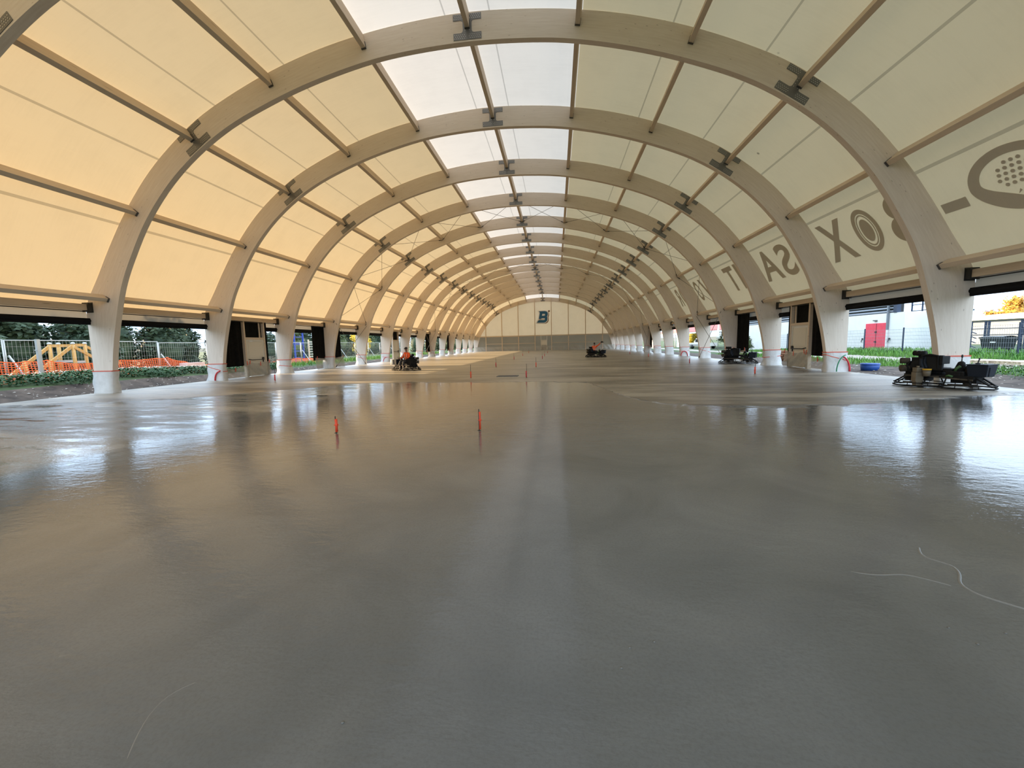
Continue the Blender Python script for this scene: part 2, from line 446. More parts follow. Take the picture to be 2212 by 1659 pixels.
bm_ = bm_.mesh('beam_bracket', M['steel_dark'])
cn = MB().cyl((0, 0, -.15), (0, L_-.2, -.15), .018, 6).mesh('conduit', M['steel_dark'])
for sx in (-1, 1):
    for i in range(-1, 14):
        o = put('eave_beam', em, None, (sx*14.52, Y0+BAY*i+DEPTH, 3.2)); put('beam_bracket', bm_, o); put('conduit', cn, o)
        tag(o, f"timber eave beam in dark bracket on {'left' if sx < 0 else 'right'} side between {ORD[i+2]} and {ORD[i+3]} arches", 'beam', f"eave beams on the {'left' if sx < 0 else 'right'} side")

# roof membrane
NB = 60
def membrane_mesh():
    b = MB()
    H = [q for q in OF if q[1] > 3.05]
    ys = [Y0+BAY*i for i in range(-5, 14)]+[Y0+BAY*14+DEPTH]
    ys = sorted(set(y for y in ys ))
    for a, c in zip(ys, ys[1:]):
        lastb = c > Y0+BAY*13.5
        for p, q in zip(H, H[1:]):
            xm = (p[0]+q[0])/2; mi = 1 if abs(xm) < 3.36 else 0
            e = .02
            vs = []
            for y, lo in ((a, 0), (c, 1 if lastb else 0)):
                for (x, z) in (p, q):
                    n_ = Vector((x, 0, z-1)).normalized()*e; vs.append((x+n_.x, y, lower(z, lo)+n_.z))
            b.add(vs, [(0,1,3,2)], mi, True)
    return b
ceil = membrane_mesh().build('ceiling', [M['membrane'], M['skylight']])
tag(ceil, 'cream translucent roof membrane with white skylight strip along the ridge', None, None, 'structure')

# printing on the right-hand membrane, mirrored because it is read from outside
OHL = [0]
for a, b_ in zip(OH, OH[1:]): OHL.append(OHL[-1]+math.hypot(b_[0]-a[0], b_[1]-a[1]))
def on_roof(Y, s, off=-.03):
    k = 0
    while k < len(OHL)-2 and OHL[k+1] < s: k += 1
    t = (s-OHL[k])/(OHL[k+1]-OHL[k]); x = OH[k][0]+(OH[k+1][0]-OH[k][0])*t; z = OH[k][1]+(OH[k+1][1]-OH[k][1])*t
    d = Vector((OH[k+1][0]-OH[k][0], 0, OH[k+1][1]-OH[k][1])).normalized(); n_ = Vector((-d.z, 0, d.x))
    return (x+n_.x*(off+.02), Y, z+n_.z*(off+.02))
S0, S1 = 14.89, 16.56
def curve_mesh(splines=None, text=None, offset=0.0):
    if text:
        cu = bpy.data.curves.new('lettering', 'FONT'); cu.body = text; cu.offset = offset; cu.resolution_u = 6
    else:
        cu = bpy.data.curves.new('outline', 'CURVE'); cu.dimensions = '2D'; cu.fill_mode = 'BOTH'
        for pl in splines:
            sp = cu.splines.new('POLY'); sp.points.add(len(pl)-1); sp.use_cyclic_u = True
            for p_, q in zip(sp.points, pl): p_.co = (q[0], q[1], 0, 1)
    o = bpy.data.objects.new('outline', cu); C.objects.link(o)
    dg = bpy.context.evaluated_depsgraph_get()
    me = bpy.data.meshes.new_from_object(o.evaluated_get(dg))
    bpy.data.objects.remove(o)
    return me
def slice_v(me, v0, v1, n=9):
    bm = bmesh.new(); bm.from_mesh(me)
    for k in range(1, n):
        bmesh.ops.bisect_plane(bm, geom=bm.verts[:]+bm.edges[:]+bm.faces[:], plane_co=(0, v0+(v1-v0)*k/n, 0), plane_no=(0,1,0))
    bm.to_mesh(me); bm.free()
def roof_print(name, me, u0, u1, v0, v1, s0, s1, y0, y1):
    slice_v(me, v0, v1)
    for v in me.vertices:
        u = (v.co.x-u0)/(u1-u0); w = (v.co.y-v0)/(v1-v0)
        v.co = on_roof(y0+u*(y1-y0), s1+(s0-s1)*w)
    me.materials.clear(); me.materials.append(M['print']); me.update()
    return put(name, me, ceil)
def letter(ch, ya, yb):
    me = curve_mesh(text=ch, offset=.022)
    xs = [v.co.x for v in me.vertices]; zs = [v.co.y for v in me.vertices]
    roof_print('printed_letter', me, min(xs), max(xs), min(zs), max(zs), S0, S1, ya, yb)
for ch, ya, yb in (('B',13.75,14.85),('X',16.55,17.95),('S',20.2,21.25),('A',21.43,23.05),('I',23.45,23.8),('N',24.1,25.66),('T',25.95,27.17),('V',30.15,31.58),('O',31.95,32.85),('O',35.4,36.6),('R',36.85,37.75)):
    letter(ch, ya, yb)
def ell(a, b, n=40, cx=0, cy=0, p=1.0, drop=0):
    r_ = []
    for k in range(n):
        t = 2*PI*k/n; x, y = math.cos(t), math.sin(t)
        w = 1-drop*max(0, -y)**1.5
        r_.append((cx+a*x*w, cy+b*y))
    return r_
roof_print('printed_letter', curve_mesh([ell(.52,.84), ell(.36,.66), ell(.33,.62), ell(.285,.56), ell(.23,.44)]), -.52, .52, -.84, .84, S0, S1, 15.2, 16.25)
dots = [ell(.05,.05,10,x*.15-.04*y, .16+y*.14) for y in range(-2, 3) for x in range(-2, 3) if abs(x)+abs(y) < 4]
roof_print('printed_racket', curve_mesh([ell(1.05,.84,48,drop=.25), ell(.76,.56,48,0,.06,drop=.8)]+dots+[[(-.12,-.42),(-.02,-.36),(-.05,-.30)],[(.12,-.42),(.05,-.30),(.02,-.36)]]), -1.05, 1.05, -.84, .84, S0, S1, 10.1, 12.2)
roof_print('printed_dash', curve_mesh([[(0,0),(1,0),(1,1),(0,1)]]), 0, 1, 0, 1, 15.77, 16.06, 12.36, 13.06)

# ------------------------------------------------------------------ floor, side skirts, far gable
fl = MB(); fl.grid(30, 96, lambda u, v: (-14.85+29.7*u, -12+95.4*v, 0), 0, False)
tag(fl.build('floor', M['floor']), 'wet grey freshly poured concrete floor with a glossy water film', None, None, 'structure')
kb = MB()
for sx in (-1, 1): kb.box((sx*14.97, 35.7, -.13), (.24, 95.4, .20))
tag(kb.build('trim_1', M['concrete_edge']), 'grey concrete strip along the edge of the slab', None, None, 'structure')

# which stretches of each side are closed by curtains or doors
CLOSED = {-1: [(18.4,22.25),(26.7,30.5),(40.6,42.5),(51.5,53.6),(62.0,63.4)], 1: [(18.4,22.25),(26.5,28.3),(51.8,54.8)]}
def open_spans(sx):
    out = []
    for i in range(-5, 14):
        a, b_ = Y0+BAY*i+DEPTH, Y0+BAY*(i+1); cur = a
        for c0, c1 in sorted(CLOSED[sx]):
            if c1 <= cur or c0 >= b_: continue
            if c0 > cur+.05: out.append((cur, c0, i))
            cur = max(cur, c1)
        if b_ > cur+.05: out.append((cur, b_, i))
    return out
rolls = {}
for sx in (-1, 1):
    sk = MB()
    for i in range(-5, 14):
        a, b_ = Y0+BAY*i+DEPTH, Y0+BAY*(i+1)
        sk.grid(8, 4, lambda u, v: (sx*(14.70+.010*math.sin(u*23+v*4)), a+(b_-a)*u, 2.80+.40*v))
    for a, b_, i in open_spans(sx):
        a = max(a, -12)
        if b_ <= a: continue
        if b_ < 7: continue
        rl = MB(); nn = 10
        rl.box((0, 0, 0), (.07, b_-a-.01, .22)); rl.tube([(.0, a+.01-(a+b_)/2, .02), (.0, b_-.01-(a+b_)/2, .02)], .075, 10); rl.box((0, 0, -.115), (.05, b_-a-.02, .03))
        o = rl.build('roller_curtain', M['black_roll'], None, (sx*14.60, (a+b_)/2, 2.70))
        side = 'left' if sx < 0 else 'right'
        where = f"between {ORD[i+2]} and {ORD[i+3]} arches" 
        kk = rolls.get((sx, i), 0); rolls[(sx, i)] = kk+1
        n_open = sum(1 for q in open_spans(sx) if q[2] == i)
        if n_open > 1: where = ('nearer part ' if kk == 0 else 'farther part ')+where
        tag(o, f"rolled-up black curtain over the {side} opening, {where}", 'curtain', f'rolled-up black curtains on the {side} side')
    tag(sk.build('wall_left' if sx < 0 else 'wall_right', M['skirt']), 'pale membrane skirt hanging under the eave', None, None, 'structure')

YG = Y0+BAY*14+.30
gw = MB()
pro = [(x, lower(z, 1)) for x, z in OF if z > 2.9]
top = [(x*.985, z-.25) for x, z in pro]
def gable_sheet(b, y, z0, shape, mi):
    n = len(shape); xs = [p_[0] for p_ in shape]
    vs = [(p_[0], y, z0) for p_ in shape]+[(p_[0], y, max(z0, p_[1])) for p_ in shape]
    b.add(vs, [(k, k+1, n+k+1, n+k) for k in range(n-1)], mi, False)
gable_sheet(gw, YG, 3.05, top, 0)
gw.grid(60, 8, lambda u, v: (-14.6+29.2*u, YG+.05+.02*math.sin(u*60+v*3), 3.05*v), 1)
tag(gw.build('wall_far', [M['gable_membrane'], M['gable_low']]), 'cream canvas gable at the far end above a grey sheet', None, None, 'structure')

PX = [-12.0,-8.58,-5.14,-1.70,1.70,5.14,8.58,12.0]
def top_at(x):
    k = min(range(len(pro)), key=lambda j: abs(pro[j][0]-x)); return pro[k][1]
pn = ['outermost left','third left','second left','left middle','right middle','second right','third right','outermost right']
for x, nm in zip(PX, pn):
    b = MB(); zt = top_at(x)-.15; b.box((0, 0, zt/2), (.16, .2, zt))
    tag(b.build('gable_post', M['purlin'], None, (x, YG-.42, 0)), f"slender timber post of the far gable, {nm} one", 'post', 'posts of the far gable')
xs = [-14.4]+PX+[14.4]
for k in range(9):
    a, b_ = xs[k]+.085, xs[k+1]-.085
    if k == 0: a = -14.2
    if k == 8: b_ = 14.2
    o = MB().box((0,0,0), (b_-a, .14, .2)).build('gable_beam', M['purlin'], None, ((a+b_)/2, YG-.40, 3.05))
    tag(o, f"timber beam under the far gable canvas, {ORD[k+1]} from the left", 'beam', 'beams under the far gable canvas')
    if k in (0, 4, 8): continue
    o = MB().box((0,0,0), (b_-a, .08, .09)).build('gable_rail', M['purlin'], None, ((a+b_)/2, YG-.40, 1.5))
    tag(o, f"thin timber rail across the grey gable sheet, {ORD[k]} from the left" if k < 4 else f"thin timber rail across the grey gable sheet, {ORD[8-k]} from the right", 'rail', 'rails of the far gable')
for k in range(9):
    a, b_ = xs[k]+.09, xs[k+1]-.09; w = b_-a; sd = k*3.1
    def fn(u, v):
        z = .95*v-.10*v*math.sin(PI*u)*(1 if k % 2 else .5)
        return ((u-.5)*w, .04*math.sin(u*17+sd+v*5)*(1-.5*v)-.05*(1-v), max(.01, z))
    tag(MB().grid(26, 7, fn).build('plastic_sheet', M['plastic_grey'], None, ((a+b_)/2, YG-.45, 0)), f"loose clear plastic along the foot of the far gable, {ORD[k+1]} length from left", 'plastic sheet', 'plastic along the far gable')
# door in the middle of the gable
d5 = empty('door_1', (.12, YG-.42, 0)); tag(d5, 'white door and slender frame in the middle of the far gable', None, None, 'structure')
b = MB(); b.box((-.62,0,1.5), (.09,.1,3.0)); b.box((.62,0,1.5), (.09,.1,3.0)); b.box((0,0,2.12), (1.15,.09,.08)); b.build('door_frame', M['white_paint'], d5)
MB().box((0,.03,1.04), (1.14,.05,2.06)).build('door_panel', M['door_white'], d5)
MB().cyl((-.5,-.05,1.05), (.5,-.05,1.05), .025, 8).build('push_bar', M['black_plastic'], d5)

# logo on the gable canvas
def zp(x, y): 
    p_ = at_y(1130+x/12.76, 640+y/12.76, YG); return (p_.x, p_.z)
BO = [(435,415),(600,408),(640,418),(668,440),(680,475),(676,520),(655,556),(668,585),(670,635),(655,680),(622,712),(578,728),(380,728),(432,655),(580,655),(594,642),(600,622),(588,604),(515,603),(503,627),(432,627),(462,452)]
BH = [(530,485),(595,483),(606,500),(600,528),(585,537),(518,537)]
BO = [zp(*q) for q in BO]; BH = [zp(*q) for q in BH]
def grow(pl, d):
    n = len(pl); out = []
    ar = sum(pl[k][0]*pl[(k+1) % n][1]-pl[(k+1) % n][0]*pl[k][1] for k in range(n))
    sg = 1 if ar > 0 else -1
    for k in range(n):
        a, p_, c = Vector(pl[k-1]), Vector(pl[k]), Vector(pl[(k+1) % n])
        e1, e2 = (p_-a).normalized(), (c-p_).normalized()
        n1, n2 = Vector((e1.y,-e1.x))*sg, Vector((e2.y,-e2.x))*sg
        bz = (n1+n2); bz = bz.normalized() if bz.length > .2 else n1
        out.append(tuple(p_+bz*d/max(.5, bz.dot(n1))))
    return out
lg = empty('wall_logo', (0, YG, 0)); tag(lg, 'blue letter B emblem edged in white on the far gable canvas', 'logo')
M['blue_logo'] = mat('blue_print', (.012,.10,.20), .6); M['brown_logo'] = mat('brown_print', (.17,.09,.05), .7); M['white_logo'] = mat('white_print', (.78,.76,.72), .6)
def logo_layer(name, spl, y, m):
    me = curve_mesh(spl); 
    for v in me.vertices: v.co = (v.co.x, y, v.co.y)
    me.materials.append(m); put(name, me, lg)
sh = [(x+.19, z-.12) for x, z in BO]
logo_layer('emblem_shadow', [grow(sh, .09)], -.02, M['brown_logo'])
logo_layer('emblem_edge', [grow(BO, .15)], -.035, M['white_logo'])
logo_layer('emblem_letter', [BO, BH], -.05, M['blue_logo'])
dx, dz = zp(712, 410); logo_layer('emblem_dot', [[(dx+.2*math.cos(2*PI*k/16), dz+.2*math.sin(2*PI*k/16)) for k in range(16)]], -.03, M['brown_logo'])

# ------------------------------------------------------------------ curtains, doors, plastic along the sides
def side_sheet(name, sx, ya, yb, z0, z1, mt, folds, amp, x=14.62, sag=0, nu=None):
    L = yb-ya; nu = nu or max(10, int(L*22))
    def fn(u, v):
        f = amp*math.sin(u*L*folds)+amp*.6*math.sin(u*L*folds*2.3+1+v*1.3)
        zt = z1-sag*math.sin(PI*u)
        return (-sx*(f+.03), (u-.5)*L, z0+(zt-z0)*v)
    b = MB(); b.grid(nu, 8, fn)
    return b.build(name, mt, None, (sx*x, (ya+yb)/2, 0))
def plastic_side(sx, ya, yb, h, lab, sag=.12, seed=0):
    L = yb-ya
    def fn(u, v):
        zt = h-sag*math.sin(PI*u)
        wr = .05*math.sin(u*L*3+v*4+seed)*math.sin(PI*min(1, v+.2))+.02*math.sin((u*L+v)*13+seed)
        return (-sx*(.10+.06*(1-v)+wr), (u-.5)*L, max(.004, zt*v))
    o = MB().grid(max(12, int(L*12)), 10, fn).build('plastic_sheet', M['plastic_grey'], None, (sx*14.52, (ya+yb)/2, 0))
    tp = MB()
    for u in (-.46, .02, .46): tp.box((-sx*.16, u*L, h-.02-(sag if abs(u) < .2 else 0)), (.012, .05, .22), Matrix.Rotation(.3*u, 3, 'X'))
    tp.build('tape', M['orange_tape'], o)
    return tag(o, lab, 'plastic sheet', 'clear plastic taped over the feet of the sides')
CUR = [(-1,18.42,20.42,'black curtain left of the white exit door, between third and fourth left columns'),
       (-1,26.7,30.5,'black curtain on the left behind the fifth column'),
       (-1,51.5,53.6,'black curtain far left behind the rider on the trowel machine'),
       (-1,62.0,63.4,'narrow black curtain far along the left side'),
       (1,18.42,20.42,'black curtain beside the white exit door on the right side'),
       (1,26.5,28.3,'black curtain hanging behind the idle trowel machine on the right'),
       (1,51.8,54.8,'black curtain far along the right side')]
for sx, a, b_, lab in CUR:
    tag(side_sheet('black_curtain', sx, a, b_, .62, 3.1, M['black_fabric'], 9, .045), lab, 'curtain', 'black curtains closing parts of the sides')
for sx, a, b_, lab in [(-1,18.45,20.4,'grey plastic swag under the black curtain beside the left exit door'),(-1,20.45,22.1,'clear plastic over the lower half of the left white exit door'),
    (-1,26.7,30.5,'clear plastic under the black curtain behind the fifth left column'),(-1,51.5,53.6,'clear plastic under the far left black curtain'),(-1,62,63.4,'clear plastic under the narrow far left curtain'),
    (1,18.45,20.4,'draped plastic under the curtain beside the right exit door'),(1,20.42,22.2,'plastic over the lower half of the right white exit door'),(1,51.8,54.8,'clear plastic under the far right black curtain'),(1,26.5,28.2,'clear plastic under the curtain behind the idle right machine')]:
    plastic_side(sx, a, b_, .84 if a not in (18.45,) else .80, lab, .12 if a != 18.45 else .3, a)

def exit_door(nm, sx, y0, label, full=True):
    d = empty(nm, (sx*14.58, y0, 0)); tag(d, label, None, None, 'structure')
    w_ = 1.5; b = MB()
    for y in (0, w_): b.box((0, y, 1.55), (.16, .10, 3.1))
    b.box((0, w_/2, 2.14), (.14, w_-.1, .12))
    if full: b.box((.02*sx, w_-.26, 2.64), (.05, .07, .9))
    b.build('door_frame', M['purlin'], d)
    MB().box((sx*.08, w_/2, 2.65), (.02, w_-.1, .9)).build('transom_fabric', M['black_fabric'], d)
    b = MB(); b.box((0, .10, 1.04), (.09, .10, 2.06)); b.box((0, w_-.10, 1.04), (.09, .10, 2.06)); b.box((0, w_/2, 2.03), (.09, w_-.3, .09)); b.build('door_jamb', M['white_paint'], d)
    b = MB(); b.box((0, w_/2, 1.0), (.05, w_-.32, 1.96)); b.box((-sx*.03, w_/2, 1.5), (.015, w_-.5, .9)); dp = b.build('door_panel', M['door_white'], d)
    pb = MB(); pb.tube([(-sx*.03,.2,.98),(-sx*.11,.24,.96),(-sx*.12,.34,.94),(-sx*.12,w_-.34,.94),(-sx*.10,w_-.24,.97)], .022, 8); pb.box((-sx*.07, w_-.22, .99), (.09,.08,.16)); pb.box((-sx*.05,w_-.2,.86), (.04,.05,.14))
    pb.build('push_bar', M['black_plastic'], dp)
    MB().box((sx*.02, w_+.18, 1.55), (.03, .26, 3.1)).build('edge_fabric', M['black_fabric'], d)
exit_door('door_2', -1, 20.47, 'white emergency exit door with push bar on the left side')
exit_door('door_3', 1, 20.47, 'white emergency exit door with push bar on the right side')
exit_door('door_4', -1, 40.75, 'white exit door farther along the left side', False)

# plastic wraps and tape round the column feet
def wrap_meshes(sx, seed, loose):
    rnd = random.Random(seed); b = MB(); nz = 9; h = .84
    ring = [(13.97,-.03),(14.2,-.035),(14.45,-.035),(14.73,-.03),(14.74,.10),(14.73,.24),(14.45,.245),(14.2,.245),(13.97,.24),(13.955,.1)]
    n_ = len(ring); vs = []
    ph = [rnd.uniform(0, 6) for _ in range(4)]
    for j in range(nz+1):
        v = j/nz; z = h*v
        for k, (x, y) in enumerate(ring):
            e = (.05*loose*(1-v)**3*(1+.5*math.sin(k*2.1+ph[0]))+.022*math.sin(k*1.7+v*7+ph[1])*math.sin(PI*min(1,v*1.1)))
            cx, cy = x-14.35, y-.1
            xi = x-(.06*v if k in (0, 8, 9) else 0)
            vs.append((sx*(xi+(e if cx > .2 else -e if cx < -.2 else 0)), y+(e if cy > 0 else -e), z))
    fs = []
    for j in range(nz):
        for k in range(n_):
            l = (k+1) % n_; fs.append((j*n_+k, j*n_+l, (j+1)*n_+l, (j+1)*n_+k))
    b.add(vs, fs, 0, True)
    tp = MB()
    def band(z, tilt, w_):
        r0 = [(sx*(x+(.004 if x > 14.4 else -.07)), y+(.012 if y > .1 else -.012), z+tilt*(x-14.35)) for x, y in ring]
        m = len(r0); tp.add([(a, c, d-w_/2) for a, c, d in r0]+[(a, c, d+w_/2) for a, c, d in r0], [(k, (k+1) % m, m+(k+1) % m, m+k) for k in range(m)])
    return b, tp, band
WR = {}
ORDC = lambda i: ORD[i+1]
for sx in (-1, 1):
    for i in range(0, 14):
        v = i % 3; key = (sx, v)
        if key not in WR:
            b, tp, band = wrap_meshes(sx, 11*v+sx+3, (0.6, 1.0, 1.7)[v])
            band(.84, 0, .035)
            if v == 1: band(.60, -.35*sx, .03)
            if v == 2: band(.48, .1, .03)
            WR[key] = (b.mesh('plastic_wrap', M['plastic_white']), tp.mesh('tape', M['orange_tape']))
        o = put('plastic_wrap', WR[key][0], None, (0, Y0+BAY*i, 0)); put('tape', WR[key][1], o)
        tag(o, f"white plastic wrapped around the foot of the {ORDC(i)} whole column on the {'left' if sx < 0 else 'right'}", 'plastic wrap', f"plastic wraps on the {'left' if sx < 0 else 'right'} column feet")

# flexible conduits rising at the column feet
def conduit(pts, m, lab, r=.035):
    tag(MB().tube(pts, r, 8).build('flexible_conduit', m), lab, 'conduit')
def arc_pts(c, ax, rad, a0, a1, n=14, zr=None):
    c = Vector(c); ax = Vector(ax).normalized(); zr = zr or rad
    return [c+ax*math.cos(a0+(a1-a0)*k/n)*rad+Vector((0,0,1))*math.sin(a0+(a1-a0)*k/n)*zr for k in range(n+1)]
y1 = Y0+BAY-.1
conduit(arc_pts((-14.0, y1, .02), (1,0,0), .32, PI, PI*.52, 12, .46), M['red'], 'curved red conduit at the foot of the second left column')
conduit(arc_pts((14.45, y1, .03), (1,0,0), .34, 0, PI*.42, 12, .62), M['red'], 'curved red conduit at the foot of the second right column')
conduit(arc_pts((14.62, y1-.07, .03), (-1,0,0), .38, 0, PI*.45, 12, .70), M['green'], 'curved green conduit crossing the red one at the second right column', .022)
y5 = Y0+BAY*5-.12
conduit(arc_pts((14.25, y5, .10), (1,0,0), .28, -.3, PI*1.05, 18, .36), M['red'], 'red conduit looped at the foot of the sixth right column')
conduit(arc_pts((-14.15, y5, .02), (1,0,0), .34, PI, PI*.5, 12, .44), M['red'], 'curved red conduit at the foot of the sixth left column', .03)

# bracing cables: crossed pairs between neighbouring purlin lines in three bays
CELL = ['lowest left','second left','third left','fourth left','left of ridge','right of ridge','fourth right','third right','second right','lowest right']
def cable(a, b_, lab, r=.013, clamp=True):
    o = MB().tube([a, (Vector(a)+Vector(b_))/2+Vector((0,0,-.01)), b_], r, 5).build('bracing_cable', M['cable'])
    if clamp:
        h = MB(); d = (Vector(a)-Vector(b_)).normalized(); h.cyl(Vector(b_), Vector(b_)+d*.22, .03, 6); h.build('clevis', M['black_plastic'], o)
    return tag(o, lab, 'cable', 'steel bracing cables')
for i, bn in ((3, 'fourth full bay'), (7, 'eighth full bay'), (12, 'thirteenth full bay')):
    ya, yb = Y0+BAY*i+DEPTH, Y0+BAY*(i+1)-.03
    for k in range(10):
        cl = []
        for q in (k, k+1):
            s = 1 if q == k else -1
            tx = LX[k+1]-LX[k]; tz = LZ[k+1]-LZ[k]; L = math.hypot(tx, tz)
            nr, _ = normal_at(LX[q]); cl.append(Vector((LX[q]+s*tx/L*.12-nr.x*-.02, 0, LZ[q]+s*tz/L*.12+.04)))
        cable(cl[0]+Vector((0,ya,0)), cl[1]+Vector((0,yb,0)), f"thin bracing cable climbing rightward away from camera, {CELL[k]} cell, {bn}")
        cable(cl[1]+Vector((0,ya,0)), cl[0]+Vector((0,yb,0)), f"thin bracing cable climbing leftward away from camera, {CELL[k]} cell, {bn}")
    for sx in (-1, 1):
        sd = 'left' if sx < 0 else 'right'
        cable((sx*13.45, ya-.35, 3.3), (sx*13.85, yb-.05, .06), f"slanting cable from {sd} eave down to the column foot, {bn}", .016)
        cable((sx*13.62, yb, 3.3), (sx*13.95, ya+.1, .06), f"slanting cable from floor up to {sd} eave, {bn}", .016)

# level stakes standing in the concrete
def stake_meshes(h, fl0, fl1, fr):
    a = MB(); a.cyl((0,0,-.02), (0,0,h), .0085, 7); a.cyl((.0,0,0), (0,0,.004), .03, 10)
    b = MB(); b.tube([(.014,-.004,fl0),(.017,-.004,(fl0+fl1)/2),(.014,-.004,fl1)], [fr, fr*.9, fr], 8)
    if fl1-fl0 > .15: b.box((.016, -.006, (fl0+fl1)/2+.01), (fr*2.3, fr*2.2, .018))
    return a.mesh('level_stake', M['rod']), b.mesh('marker_tube', M['orange_red']), 
SM = [stake_meshes(.30,.02,.25,.024), stake_meshes(.38,.02,.33,.02), stake_meshes(.62,.02,.30,.028)]
redm = SM[2][1].copy(); redm.materials[0] = M['red']
ST = [(-1.3,6.6,0,'short stake with orange marker in the wet film, left of the taller one'),(1.25,6.81,1,'tall stake with red and orange marker nearest the camera in the wet film'),
 (-1.23,17.64,2,'stake with red marker left of the dark floor slot'),(1.31,17.47,2,'stake with red marker right of the dark floor slot'),(-1.31,25.92,2,'leaning red stake behind the slot, left row, second bay'),
 (1.34,25.19,2,'red stake behind the slot in the right middle row'),(-1.36,37.43,2,'small stake, fourth of the left middle row'),(1.29,37.9,2,'small stake, fourth of the right middle row'),
 (10.91,17.74,2,'red stake beside a white spot near the right machines'),(11.03,26.39,2,'thin stake in front of the seventh right column'),(-10.72,17.6,2,'thin stake in front of the third left column'),
 (-10.8,33.0,2,'orange stake near the fifth left column'),(-1.41,47.98,2,'small stake, fifth of the left middle row'),(1.29,44.8,2,'small stake, fifth of the right middle row'),(-1.56,60.81,2,'farthest stake of the left middle row'),
 (1.37,58.52,2,'farthest stake of the right middle row'),(11.0,46.94,2,'small far stake near the right columns'),(11.06,37.96,2,'small stake beside the far right columns')]
for k, (x, y, s, lab) in enumerate(ST):
    o = put('level_stake', SM[s][0], None, (x, y, 0)); put('marker_tube', redm if (s == 2 and k % 3 != 2) else SM[s][1], o)
    o.rotation_euler = (0, (.05 if k == 4 else .01*math.sin(k*2.3)), k)
    tag(o, lab, 'stake', 'level stakes in the concrete')
b = MB(); b.box((0,0,.004), (.82,.5,.008)); o = b.build('floor_slot', M['black_plastic'], None, (.35, 18.45, 0))
b = MB()
for x, y, sx_, sy_ in ((0,.30,.98,.1),(0,-.30,.98,.1),(-.45,0,.08,.5),(.45,0,.08,.5)): b.box((x, y, .012), (sx_, sy_, .02))
b.build('slot_rim', M['concrete_edge'], o); tag(o, 'dark rectangular slot in the floor between two red stakes', 'floor box')

